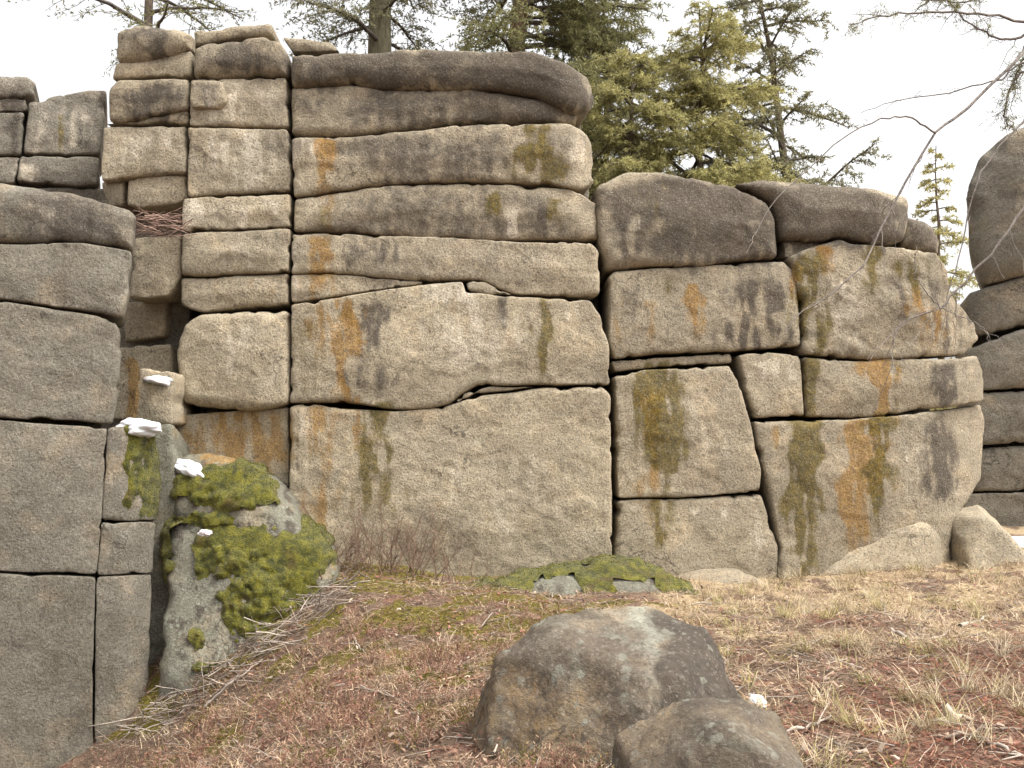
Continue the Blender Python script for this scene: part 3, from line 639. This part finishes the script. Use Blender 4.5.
ob, V, F = traced('boulder', 'low mound of rock almost hidden under bright moss at the wall foot', 'lichen',
    [(385,612),(440,596),(510,582),(560,572),(600,564),(645,565),(674,577),(700,595),(704,625),(640,640),(540,640),(385,635)], 9.9, r=.22, bulge=.05, lean=.9, smooth=.14, rough=1.6, depth=.8, h=.025)
px, py = project(V)
bare = np.minimum(1, sstep(1.5, .6, np.hypot((px-557)/20, (py-590)/12))+sstep(1.4, .6, np.hypot((px-640)/20, (py-600)/16)))
moss_on(ob, V, F, np.clip(.75+1.3*fbm(V*4, 3)-1.6*bare, 0, 1), .05, fuzz=16000)
traced('boulder', 'flat grey slab of rock bedded in the ground below the lower wall', 'right',
    [(648,606),(668,582),(700,569),(738,569),(768,582),(778,604),(700,616)], 10.7, r=.14, bulge=.03, lean=1.6, smooth=.12, depth=.5)
# soil and needles banked between the mossy stones and the wall foot
# ------------------------------------------------------------------ snow
def surf(V, x, y):
    px, py = project(V); d = np.hypot(px-x, py-y); k = d < max(6, d.min()+2); return V[k][np.argmin(V[k][:, 1])]
def snow(label, parts):
    b = Bag()
    for (x, y, Y, sx, sy, sz, tl) in parts:
        D, F = ico(5); c = surf(Y, x, y)+np.array([0, sy*.55, -.02]) if isinstance(Y, np.ndarray) else at(x, y, Y); V = D*np.array([sx, sy, sz])*(1+.38*fbm(D*1.2+x, 2)+.03*fbm(D*4+x, 2))[:, None]
        V[:, 2] = V[:, 2]+tl*V[:, 0]
        b.add(V+c, F)
    V, F = b.get(); o = mesh_obj('snow_patch', V, F, M['snow'], None); tag(o, label, 'snow', 'patches of old snow')
snow('snow cap on the corner ledge of the near outcrop', [(141,427,Vc,.22,.2,.10,-.03)])
snow('ragged snow on the mossy stone below the ledge', [(188,470,Vup,.19,.18,.11,-.45)])
snow('thin snow strip on a small stone in the dark recess', [(156,374,Vrec,.18,.16,.07,-.15)])
snow('tiny snow clump on top of the thick moss', [(205,533,9.62,.06,.08,.035,0)])
for (x, y, z, sx, sy, sz, lab) in [(6.72, 13.2, .50, .75, .55, .07, 'melting snow on the ground in the gap at the right edge'), (1.42, 5.9, -.02, .05, .13, .025, 'small snow remnant at the right foot of the large foreground boulder'), (6.3, 12.7, .42, .28, .18, .05, 'little patch of snow beside the rounded stone by the gap')]:
    D, F = ico(4); V = D*np.array([sx, sy, sz])*(1+.3*fbm(D*2.3+x, 3))[:, None]+np.array([x, y, 0])
    V[:, 2] += gz(x, y)
    o = mesh_obj('snow_patch', V, F, M['snow'], None); tag(o, lab, 'snow', 'patches of old snow')

# ------------------------------------------------------------------ trees
def limb_path(p0, az, L, rise, droop, n=9, wob=.06):
    t = np.linspace(0, 1, n); d = np.array([math.cos(az), math.sin(az)])
    side = np.array([-d[1], d[0]]); wv = np.cumsum(RNG.normal(size=n))*wob*L/n*1.5
    P = np.zeros((n, 3)); P[:, :2] = d*(t*L)[:, None]+side*wv[:, None]
    P[:, 2] = rise*L*t-droop*L*t*t+np.cumsum(RNG.normal(size=n))*wob*L/n
    return P+np.array(p0)
def spray(bag, P, dirs, dens, nl, wid, cols, spread=.8):
    """needles round a list of segment samples"""
    n = len(P); k = dens
    PP = np.repeat(P, k, 0)+RNG.normal(size=(n*k, 3))*.012
    DD = unit(np.repeat(unit(dirs), k, 0)*.8+RNG.normal(size=(n*k, 3))*spread)*RNG.uniform(.6, 1.2, (n*k, 1))*nl
    W = unit(np.cross(DD, RNG.normal(size=DD.shape)))
    tone = RNG.random((n*k, 1)); C = cols[0]*(1-tone)+cols[1]*tone
    V, F, C = blades(PP, DD, W, np.full(n*k, wid)*RNG.uniform(.7, 1.3, n*k), C)
    bag.add(V, F, C)
def along(P, step):
    s = np.r_[0, np.cumsum(np.linalg.norm(np.diff(P, axis=0), axis=1))]
    q = np.arange(step*.5, s[-1], step); return np.c_[[np.interp(q, s, P[:, i]) for i in range(3)]].T, np.c_[[np.interp(q, s, np.gradient(P[:, i])) for i in range(3)]].T
def conifer(label, base, H, rad, lean, z0, nl, Lf, rise=.15, droop=.25, twig=1.0, dens=5, needle=.075, wid=.017, cols=None, bmat='bark', zbare=0, cat='tree', azb=None, step=.05, rv=(.3, 1.7)):
    t = thing('conifer', label, cat, base, 'trees behind the rock walls'); base = np.array(base, float)
    zz = np.linspace(-.3, H, 14); ax = np.c_[lean[0]*np.maximum(zz/H, 0)**1.1, lean[1]*np.maximum(zz/H, 0), zz]+base
    ax[:, :2] += RNG.normal(size=(14, 2))*rad*.15
    V, F = tube(ax, rad*np.maximum(.06, (1-zz/H))**.8*(1+.5*np.exp(-np.maximum(zz, 0)*3)), 12)
    mesh_obj('trunk', V, F, M[bmat], t)
    br, cr = Bag(), Bag()
    for i in range(nl):
        f = (i+RNG.random())/nl; z = z0+(H-z0)*f
        p0 = np.array([np.interp(z, zz, ax[:, j]) for j in range(3)])
        L = Lf(f)*RNG.uniform(.7, 1.2); az = i*2.4+RNG.uniform(-.6, .6)
        if azb is not None and RNG.random() < azb[1]: az = azb[0]+RNG.normal()*.5
        P = limb_path(p0, az, L, rise*RNG.uniform(*rv), droop*RNG.uniform(.6, 1.4))
        r0 = .012+.016*L
        V, F = tube(P, r0*np.linspace(1, .22, len(P)), 5); br.add(V, F)
        live = z > zbare
        m = int((6+9*L)*twig)
        for j in range(m):
            u = .18+.82*(j+RNG.random())/m; q = np.array([np.interp(u*8, np.arange(9), P[:, a]) for a in range(3)])
            ta = az+RNG.choice([-1, 1])*RNG.uniform(.5, 1.2); tl = L*(.12+.30*(1-u))*RNG.uniform(.6, 1.3)+.06
            T = limb_path(q, ta, tl, RNG.uniform(-.5, .6), .25, 5, .16)
            V, F = tube(T, np.linspace(.0065, .003, 5), 3); br.add(V, F)
            if live or RNG.random() < .12:
                S, Dn = along(T, step)
                if len(S): spray(cr, S, Dn, dens, needle, wid, cols)
                for _ in range(2):
                    q2 = T[RNG.integers(1, 5)]; T2 = limb_path(q2, ta+RNG.choice([-1, 1])*RNG.uniform(.4, 1.1), tl*.5, RNG.uniform(-.4, .2), .3, 4, .12)
                    S, Dn = along(T2, step)
                    if len(S): spray(cr, S, Dn, dens, needle, wid, cols)
        if live:
            S, Dn = along(P[4:], step)
            if len(S): spray(cr, S, Dn, dens, needle, wid, cols)
    V, F = br.get(); mesh_obj('branches', V, F, M['branch'], t)['kind'] = 'stuff'
    V, F = cr.get(); mesh_obj('crown', V, F, M['needles'], t, {'Col': cr.col()}, smooth=False)['kind'] = 'stuff'
    return t
DARK = (np.array([.11, .115, .05]), np.array([.30, .28, .13])); OLIVE = (np.array([.24, .225, .085]), np.array([.50, .46, .21])); GREY = (np.array([.12, .12, .065]), np.array([.30, .28, .16]))
def bx(px, Y, py=100): return at(px, py, Y)[0]
def tree(label, px, Y, H, **kw):
    x = bx(px, Y); return conifer(label, (x, Y, gz(x, Y)-.05), H, kw.pop('rad'), kw.pop('lean', (0, 0)), kw.pop('z0'), kw.pop('nl'), kw.pop('Lf'), **kw)
tree('thick lichen-barked trunk rising behind the middle of the tall wall', 376, 15.6, 15, rad=.33, z0=5.0, nl=60, Lf=lambda f: 2.3*(1-.6*f), rise=.1, droop=.25, twig=1.2, dens=4, cols=GREY, bmat='bark_green', needle=.06, step=.075)
tree('reddish trunked pine with dark boughs behind the right end of the tall wall', 521, 16.4, 15, rad=.27, z0=4.8, nl=84, Lf=lambda f: 2.6*(1-.6*f), rise=.05, droop=.25, twig=1.2, dens=4, cols=DARK, bmat='bark_red', azb=(0.1, .35), step=.06)
tree('dense bushy olive green fir showing above the lower wall', 700, 15.0, 7.6, rad=.15, z0=3.4, nl=90, Lf=lambda f: (1.5*(1-f)**.35+.2)*RNG.uniform(.6, 1.15), rise=.5, droop=.4, rv=(-.9, 2.2), twig=1.7, dens=5, cols=OLIVE, needle=.06, wid=.012, step=.05)
tree('shorter olive fir crowding the right end of the tall wall', 632, 14.6, 7.3, rad=.12, z0=3.4, nl=60, Lf=lambda f: (1.15*(1-f)**.4+.15)*RNG.uniform(.6, 1.15), rise=.5, droop=.4, rv=(-.9, 2.2), twig=1.5, dens=5, cols=OLIVE, needle=.06, wid=.012, step=.055)
tree('slender leaning pine with airy clumped foliage above the dark slabs', 826, 17.2, 10.6, rad=.13, lean=(-1.35, 0), z0=4.6, nl=52, rv=(-.4, 1.6), Lf=lambda f: (1.25*(1-f)**.6+.2)*RNG.uniform(.6, 1.1), rise=.6, droop=.15, twig=.8, dens=5, cols=GREY, needle=.07, step=.06)
tree('pale distant young fir seen in the gap at the right', 934, 26, 8.9, rad=.12, z0=1.0, nl=60, Lf=lambda f: 1.6*(1-f)**.8+.1, rise=.2, droop=.3, twig=.8, dens=4, cols=OLIVE, needle=.10, wid=.025, step=.09)
tree('thin trunked pine with sparse bare boughs at the upper left', 146, 15.8, 13, rad=.16, z0=6.4, nl=26, Lf=lambda f: 2.4*(1-.5*f), rise=.1, droop=.12, twig=.6, dens=3, cols=DARK, zbare=6.8, needle=.06, step=.12, azb=(0.1, .4))
tree('slim fir hidden behind the lower wall with its boughs beside the olive fir', 605, 17.5, 10.5, rad=.12, z0=3.5, nl=46, Lf=lambda f: 1.6*(1-.7*f), rise=.2, droop=.3, twig=1.0, dens=4, cols=DARK, step=.06)
# tree on the right, its trunk outside the frame: bare boughs hang into view
tb = np.array([4.6, 6.6, gz(4.6, 6.6)-.05])
tr = thing('conifer', 'right-hand tree whose bare twigs and a needled bough hang into view', 'tree', tb, 'trees behind the rock walls')
del tr['group']
zz = np.linspace(-.2, 9, 12); V, F = tube(np.c_[tb[0]+.05*np.sin(zz), np.full(12, tb[1]), tb[2]+zz], .16*(1-zz/11), 12); mesh_obj('trunk', V, F, M['bark'], tr)
def spline(P, n=24):
    P = np.array(P, float); t = np.linspace(0, len(P)-1, n); Q = np.concatenate([[2*P[0]-P[1]], P, [2*P[-1]-P[-2]]]); out = []
    for a in t:
        i = min(int(a), len(P)-2); f = a-i; p0, p1, p2, p3 = Q[i:i+4]
        out.append(.5*((2*p1)+(-p0+p2)*f+(2*p0-5*p1+4*p2-p3)*f*f+(-p0+3*p1-3*p2+p3)*f**3))
    return np.array(out)
def bough(pts, Y0, Y1, r0, r1, root=True, n=26, nt=10, tl=.35):
    Ys = np.linspace(Y0, Y1, len(pts)); P = [at(x, y, q) for (x, y), q in zip(pts, Ys)]
    if root: P = [np.array([tb[0], tb[1], P[0][2]+.25])]+P
    C = spline(P, n); C += RNG.normal(size=C.shape)*.006; b = Bag(); V, F = tube(C, np.linspace(r0, r1, n), 6); b.add(V, F)
    for j in range(nt):
        i = RNG.integers(n//3, n-1); d = unit(C[min(i+1, n-1)]-C[i-1]); L = tl*RNG.uniform(.3, 1)
        e = d+RNG.normal(size=3)*.7+np.array([0, 0, -.3]); e = unit(e)
        T = np.array([C[i]+e*L*u+np.array([0, 0, -.18*L*u*u])+RNG.normal(size=3)*.008 for u in np.linspace(0, 1, 6)])
        V, F = tube(T, np.linspace(r1*1.1, .0012, 6), 4); b.add(V, F)
    V, F = b.get(); mesh_obj('bough', V, F, M['bough'], tr); return C
bough([(1040,40),(1020,58),(961,113),(935,134),(892,208),(866,260),(831,295),(801,312),(785,330)], 6.6, 6.3, .014, .0025, nt=14)
bough([(935,134),(915,120),(892,116),(857,130),(792,182),(756,230),(749,252)], 6.47, 6.2, .007, .002, root=False, nt=2, tl=.2)
bough([(1050,190),(1024,210),(996,247),(961,286),(940,308),(905,322),(893,345),(895,372)], 6.6, 6.4, .013, .002, nt=26, tl=.4)
bough([(1045,100),(1024,121),(996,152),(974,186),(962,243),(950,290),(945,330)], 6.6, 6.5, .010, .002, nt=5, tl=.25)
bough([(940,308),(918,280),(916,250),(925,225)], 6.45, 6.4, .004, .0015, root=False, nt=3, tl=.2)
bough([(940,308),(965,318),(985,330),(990,350)], 6.45, 6.4, .004, .0015, root=False, nt=3, tl=.2)
bough([(1035,60),(1000,78),(950,92),(900,100),(860,112)], 6.6, 6.7, .008, .002, nt=6, tl=.25)
nb = Bag()
for pts in ([(1040,20),(990,14),(930,12),(880,16),(848,26)], [(1040,30),(1010,40),(985,32),(955,10),(940,-10)], [(1045,66),(1015,80),(1005,110),(1010,130)], [(1045,-10),(1000,-4),(960,2),(915,0)], [(1050,40),(1024,60),(1012,90)]):
    C = bough(pts, 6.6, 6.7, .012, .003, nt=10, tl=.25)
    for i in range(len(C)//2, len(C)):
        for _ in range(2):
            e = unit(RNG.normal(size=3)+np.array([0, 0, -.1])); S = C[i]+e*np.linspace(0, .12, 5)[:, None]*RNG.uniform(.4, 1.2)
            spray(nb, S, np.repeat(e[None], 5, 0), 5, .035, .0035, DARK, .7)
V, F = nb.get(); mesh_obj('crown', V, F, M['needles'], tr, {'Col': nb.col()}, smooth=False)

# ------------------------------------------------------------------ dead wood, twigs, shrub
def sticks(n, fn, r, segs=5, sides=4, bendy=.12, col=((.16,.125,.10),(.42,.36,.30))):
    b = Bag()
    for _ in range(n):
        p, d, L = fn(); t = np.linspace(0, 1, segs)
        bend = np.cumsum(RNG.normal(size=(segs, 3)), 0)*bendy*L/segs
        P = p+d*(t*L)[:, None]+bend; rr = r*RNG.uniform(.5, 1.5)
        V, F = tube(P, rr*np.linspace(1, .45, segs), sides); u = RNG.random()
        b.add(V, F, np.r_[np.array(col[0])*(1-u)+np.array(col[1])*u, 1])
    return b
def ground_pt(px, py):
    d = ray(px, py); lo = 3.0
    Y = np.linspace(3, 13, 400); z = ground_z(d[0]/d[1]*Y, Y); rz = CAMZ+d[2]/d[1]*Y
    i = np.argmax(rz < z); return np.array([d[0]/d[1]*Y[i], Y[i], z[i]])
def pile():
    u = RNG.random(); c = ground_pt(345-u*215+RNG.normal()*12, 575+u*165+RNG.normal()*9+6)
    a = RNG.normal()*.8+2.4; d = unit(np.array([math.cos(a), math.sin(a)*.5, -.3+RNG.normal()*.35])); L = RNG.uniform(.12, .55)
    return c+np.array([0, 0, RNG.uniform(.01, .08)])-d*L*.5, d, L
b = sticks(330, pile, .006); V, F = b.get()
tag(mesh_obj('twig_litter', V, F, M['twig'], None, {'Col': b.col()}), 'tangle of grey dead twigs along the slope below the mossy boulder', kind='stuff')
def nest():
    c = at(RNG.uniform(136, 182), RNG.uniform(212, 236), RNG.uniform(11.1, 11.5)); a = RNG.uniform(-.5, .5)
    d = unit(np.array([math.cos(a)*RNG.choice([-1, 1]), RNG.normal()*.3, RNG.normal()*.3])); L = RNG.uniform(.15, .5); return c-d*L*.5, d, L
b = sticks(70, nest, .006, col=((.14,.08,.06),(.36,.25,.2))); V, F = b.get()
tag(mesh_obj('twig_pile', V, F, M['twig'], None, {'Col': b.col()}), 'nest-like pile of dead twigs in the hole between the left blocks', 'twigs')
b = Bag(); c0 = at(385, 575, 10.9); c0[2] = gz(c0[0], c0[1])
for _ in range(90):
    o_ = c0+np.array([RNG.normal()*.42, RNG.normal()*.16, -.02]); o_[2] = gz(o_[0], o_[1])-.02
    d = unit(np.array([RNG.normal()*.45, RNG.normal()*.35, 1])); L = RNG.uniform(.25, .85); t = np.linspace(0, 1, 7)
    P = o_+d*(t*L)[:, None]+np.cumsum(RNG.normal(size=(7, 3)), 0)*.015; u = RNG.random(); cc = np.r_[np.array([.14,.085,.06])*(1-u)+np.array([.30,.20,.145])*u, 1]
    V, F = tube(P, np.linspace(.005, .0018, 7), 4); b.add(V, F, cc)
    for _ in range(7):
        i = RNG.integers(2, 7); e = unit(d+RNG.normal(size=3)*.7); l2 = RNG.uniform(.06, .25)
        T = P[i]+e*np.linspace(0, l2, 4)[:, None]+np.cumsum(RNG.normal(size=(4, 3)), 0)*.006
        V, F = tube(T, np.linspace(.0026, .0012, 4), 3); b.add(V, F, cc)
V, F = b.get(); tag(mesh_obj('bare_shrub', V, F, M['straw'], None, {'Col': b.col()}), 'low leafless reddish shrub in front of the largest bottom block', 'shrub')
def lying(label, pts, r0, r1, name='dead_stick', col=(.36,.31,.26), lift=.015, forks=2):
    P = np.array([ground_pt(*p) for p in pts]); P[:, 2] += lift; C = spline(P, 14); C += RNG.normal(size=C.shape)*.006; b = Bag()
    V, F = tube(C, np.linspace(r0, r1, 14)*RNG.uniform(.8, 1.2, 14), 6); b.add(V, F, np.r_[col, 1])
    for _ in range(forks):
        i = RNG.integers(4, 12); e = unit(C[i+1]-C[i]+RNG.normal(size=3)*.4); T = C[i]+e*np.linspace(0, .15, 4)[:, None]; T[:, 2] = np.maximum(T[:, 2], C[i][2])
        V, F = tube(T, np.linspace(r1, r1*.4, 4), 4); b.add(V, F, np.r_[col, 1])
    V, F = b.get(); tag(mesh_obj(name, V, F, M['twig'], None, {'Col': b.col()}), label, 'stick', 'dead sticks on the ground')
lying('long pale stick lying right of the two front boulders', [(758,730),(790,733),(815,728),(832,719)], .014, .006)
lying('crooked grey stick in the middle of the grassy slope', [(892,632),(906,640),(925,641),(942,639)], .016, .007)
lying('short weathered branch near the upper right of the slope', [(960,628),(976,624),(988,617)], .02, .008)
lying('thin stick poking toward the lower right corner', [(985,744),(1005,752),(1028,764)], .012, .006)
lying('dark fallen stick under the pale stub at the lower right', [(938,742),(958,738),(985,734),(1020,733)], .012, .006, col=(.24,.19,.15))
lying('stick on the straw below the lower wall', [(915,600),(935,596),(950,594)], .012, .006, col=(.22,.17,.13))
lying('curved pale twig left of the mossy mound', [(352,636),(358,648),(366,656)], .009, .004)
lying('slim bleached stick angled up in front of the large boulder', [(493,766),(506,748),(527,726)], .006, .003, lift=.06)
lying('thin twig lying on the litter left of the large boulder', [(360,690),(385,700),(415,720)], .006, .003, lift=.03)
lying('grey stick resting at the base of the mossy boulder', [(205,712),(230,690),(262,664)], .012, .006, lift=.04)
# bleached stub
c = ground_pt(950, 722); b = Bag()
for P, r in (([(.01,0,-.02),(-.005,.0,.04),(-.03,0,.09)], (.042, .030, .018)), ([(0,0,.01),(.07,.0,.02),(.14,.02,.0)], (.024, .016, .006)), ([(0,0,.01),(-.07,-.02,.01),(-.13,-.01,-.01)], (.02, .012, .005))):
    V, F = tube(spline(np.array(P), 9)+c, np.interp(np.linspace(0, 1, 9), [0, .5, 1], r), 8); b.add(V, F, (.40, .33, .26, 1))
V, F = b.get(); tag(mesh_obj('wood_stub', V, F, M['twig'], None, {'Col': b.col()}), 'bleached forked wood stub standing on red litter at lower right', 'wood stub')

# ------------------------------------------------------------------ ground cover
def sample(n, pw=1.3, y0=3.9, y1=12.4):
    Y = RNG.uniform(y0, y1, n*3); keep = RNG.random(n*3) < (y0/Y)**(pw-1); Y = Y[keep][:n]
    X = RNG.uniform(-.66, .66, len(Y))*Y
    ok = (Y < 11.25+np.clip(X, 0, 9)*.16) & (X > -4.4)
    X, Y = X[ok], Y[ok]; return X, Y, ground_z(X, Y)
def rnd(a, b, n): return RNG.uniform(a, b, (n, 1))
def pal(zs_, n):
    base = np.array([[.20,.125,.085],[.30,.20,.14],[.14,.085,.06],[.36,.27,.19]])[RNG.integers(0, 4, n)]
    du = np.array([[.20,.085,.05],[.27,.13,.085],[.14,.06,.04]])[RNG.integers(0, 3, n)]
    stw = np.array([[.44,.34,.21],[.52,.42,.28],[.33,.24,.14]])[RNG.integers(0, 3, n)]
    C = base; r = RNG.random(n); C = np.where((r < zs_[1]*.85)[:, None], du, C); r = RNG.random(n); C = np.where((r < zs_[0]*.85)[:, None], stw, C)
    return C*rnd(.75, 1.25, n)
# fallen needles and shreds
X, Y, Z = sample(95000); n = len(X); zn = zone(X, Y, Z)
P = np.c_[X, Y, Z+RNG.uniform(.0, .02, n)]; a = RNG.uniform(0, 2*math.pi, n); D = np.c_[np.cos(a), np.sin(a), RNG.normal(size=n)*.22]*rnd(.03, .11, n)
V, F, C = blades(P, D, unit(np.c_[-np.sin(a), np.cos(a), RNG.normal(size=n)*.5]), RNG.uniform(.003, .008, n), pal(zn, n))
o = mesh_obj('needle_litter', V, F, M['straw'], None, {'Col': C}); tag(o, 'fallen needles and plant shreds strewn over the ground', kind='stuff')
# dead grass in tufts
def tufts(name, label, cx, cy, per, L, spread, up, cols, wid=(.003, .006)):
    n = len(cx)*per; X = np.repeat(cx, per)+RNG.normal(size=n)*spread; Y = np.repeat(cy, per)+RNG.normal(size=n)*spread; Z = ground_z(X, Y)-.005
    a = np.repeat(RNG.uniform(0, 2*math.pi, len(cx)), per)+RNG.normal(size=n)*1.3
    D = unit(np.c_[np.cos(a), np.sin(a), np.abs(RNG.normal(up, .35, n))])*rnd(L[0], L[1], n)
    bend = np.c_[np.zeros(n), np.zeros(n), np.linalg.norm(D, axis=1)*.12]
    ci = np.repeat(RNG.integers(0, len(cols), len(cx)), per); C = np.array(cols)[np.where(RNG.random(n) < .6, ci, RNG.integers(0, len(cols), n))]*rnd(.7, 1.25, n)
    V, F, C = blades(np.c_[X, Y, Z], D, unit(np.c_[-np.sin(a), np.cos(a), RNG.normal(size=n)*.2]), RNG.uniform(*wid, n), C, bend)
    o = mesh_obj(name, V, F, M['straw'], None, {'Col': C}); tag(o, label, kind='stuff')
X, Y, Z = sample(9000); zn = zone(X, Y, Z); pn = sstep(-.22, .22, fbm(np.c_[X, Y, Z]*2.6+50, 3)); k = RNG.random(len(X)) < (.14+.85*np.maximum(zn[0], .0)+.12*zn[3])*(.25+1.0*pn)
tufts('dry_grass', 'flattened straw-coloured dead grass over the slope', X[k], Y[k], 16, (.06, .20), .05, .28, [(.44,.34,.22),(.50,.41,.28),(.33,.245,.155),(.37,.27,.19),(.27,.19,.14)])
X, Y, Z = sample(6000); zn = zone(X, Y, Z); px, py = project(np.c_[X, Y, Z]); k = (RNG.random(len(X)) < .30*zn[3])
tufts('grass', 'tufts of new yellow-green grass among the dead straw', X[k], Y[k], 18, (.07, .20), .035, .7, [(.22,.20,.06),(.32,.27,.10),(.42,.35,.18),(.16,.15,.04)])
X, Y, Z = sample(900); px, py = project(np.c_[X, Y, Z]); k = (px > 690) & (RNG.random(len(X)) < .35)
tufts('grass_clumps', 'arching clumps of long dead grass on the right slope', X[k], Y[k], 60, (.10, .28), .03, .75, [(.46,.38,.25),(.36,.29,.17),(.30,.26,.11),(.50,.43,.31)], (.002, .004))
# dry low plants on the left half
X, Y, Z = sample(6500, y1=10.5); px, py = project(np.c_[X, Y, Z]); nz = fbm(np.c_[X, Y, Z]*1.4+5, 3)
k = (px < 690+40*nz) & (RNG.random(len(X)) < np.clip(.34+1.3*nz, .03, 1)*sstep(600, 650, py)); X, Y = X[k], Y[k]
per = 9; n = len(X)*per; sx = np.repeat(X, per)+RNG.normal(size=n)*.04; sy = np.repeat(Y, per)+RNG.normal(size=n)*.04; sz = ground_z(sx, sy)-.005
D = unit(np.c_[RNG.normal(size=(n, 2))*.55, np.ones(n)])*rnd(.05, .19, n); P = np.c_[sx, sy, sz]
kind = np.repeat(RNG.choice(4, len(X), p=[.38, .3, .18, .14]), per); pc = np.array([[.30,.175,.125],[.36,.255,.165],[.17,.14,.05],[.20,.10,.075]])[kind]
V, F, C = blades(P, D, unit(np.cross(D, RNG.normal(size=D.shape))), RNG.uniform(.002, .004, n), pc*rnd(.6, 1.1, n)); bg_ = Bag(); bg_.add(V, F, C)
lf = 9; u = RNG.uniform(.25, 1.0, (n*lf, 1)); LP = np.repeat(P, lf, 0)+np.repeat(D, lf, 0)*u; LD = unit(np.repeat(D, lf, 0)*4+RNG.normal(size=(n*lf, 3))*.6)*rnd(.010, .026, n*lf)
V, F, C = blades(LP, LD, unit(np.cross(LD, RNG.normal(size=LD.shape))), RNG.uniform(.003, .007, n*lf), np.repeat(pc, lf, 0)*rnd(.7, 1.35, n*lf)); bg_.add(V, F, C)
V, F = bg_.get(); tag(mesh_obj('dry_weeds', V, F, M['straw'], None, {'Col': bg_.col()}, smooth=False), 'low dry pinkish-brown weeds covering the front slope', kind='stuff')
# twigs and chips
def gt():
    x, y, z = sample(3); a = RNG.uniform(0, math.pi); L = RNG.uniform(.06, .32)
    return np.array([x[0], y[0], z[0]+.008]), np.array([math.cos(a), math.sin(a), RNG.normal()*.08]), L
X, Y, Z = sample(2600); it = iter(range(len(X)))
def gt2():
    i = next(it); a = RNG.uniform(0, math.pi); return np.array([X[i], Y[i], Z[i]+.01]), np.array([math.cos(a), math.sin(a), RNG.normal()*.1]), RNG.uniform(.05, .32)
b = sticks(len(X)-160, gt2, .0035, 4, 4); b2 = sticks(150, gt2, .0075, 6, 5); b.add(*b2.get(), b2.col()); V, F = b.get(); tag(mesh_obj('small_twigs', V, F, M['twig'], None, {'Col': b.col()}), 'small broken twigs scattered over the ground', kind='stuff')
X, Y, Z = sample(16000); n = len(X); zn = zone(X, Y, Z); a = RNG.uniform(0, 6.28, n); D = np.c_[np.cos(a), np.sin(a), RNG.normal(size=n)*.3]*rnd(.01, .035, n)
V, F, C = blades(np.c_[X, Y, Z+RNG.uniform(.003, .02, n)], D, unit(np.c_[-np.sin(a), np.cos(a), RNG.normal(size=n)*.4]), RNG.uniform(.008, .02, n), pal(zn, n)*np.array([1.0, .95, .95]))
tag(mesh_obj('bark_chips', V, F, M['straw'], None, {'Col': C}), 'bark chips and dead leaves on the ground', kind='stuff')
X, Y, Z = sample(3800); n = len(X); a = RNG.uniform(0, 6.28, n); D = np.c_[np.cos(a), np.sin(a), RNG.normal(size=n)*.35]*rnd(.025, .06, n)
C = np.array([[.24,.14,.09],[.34,.24,.17],[.15,.09,.065],[.40,.31,.24],[.28,.13,.10]])[RNG.integers(0, 5, n)]*rnd(.7, 1.2, n)
V, F, C = blades(np.c_[X, Y, Z+RNG.uniform(.008, .03, n)], D, unit(np.c_[-np.sin(a), np.cos(a), RNG.normal(size=n)*.5]), RNG.uniform(.014, .03, n), C, np.c_[np.zeros((n, 2)), RNG.uniform(-.008, .015, n)])
tag(mesh_obj('dead_leaves', V, F, M['straw'], None, {'Col': C}), 'curled dead leaves lying on the ground', kind='stuff')
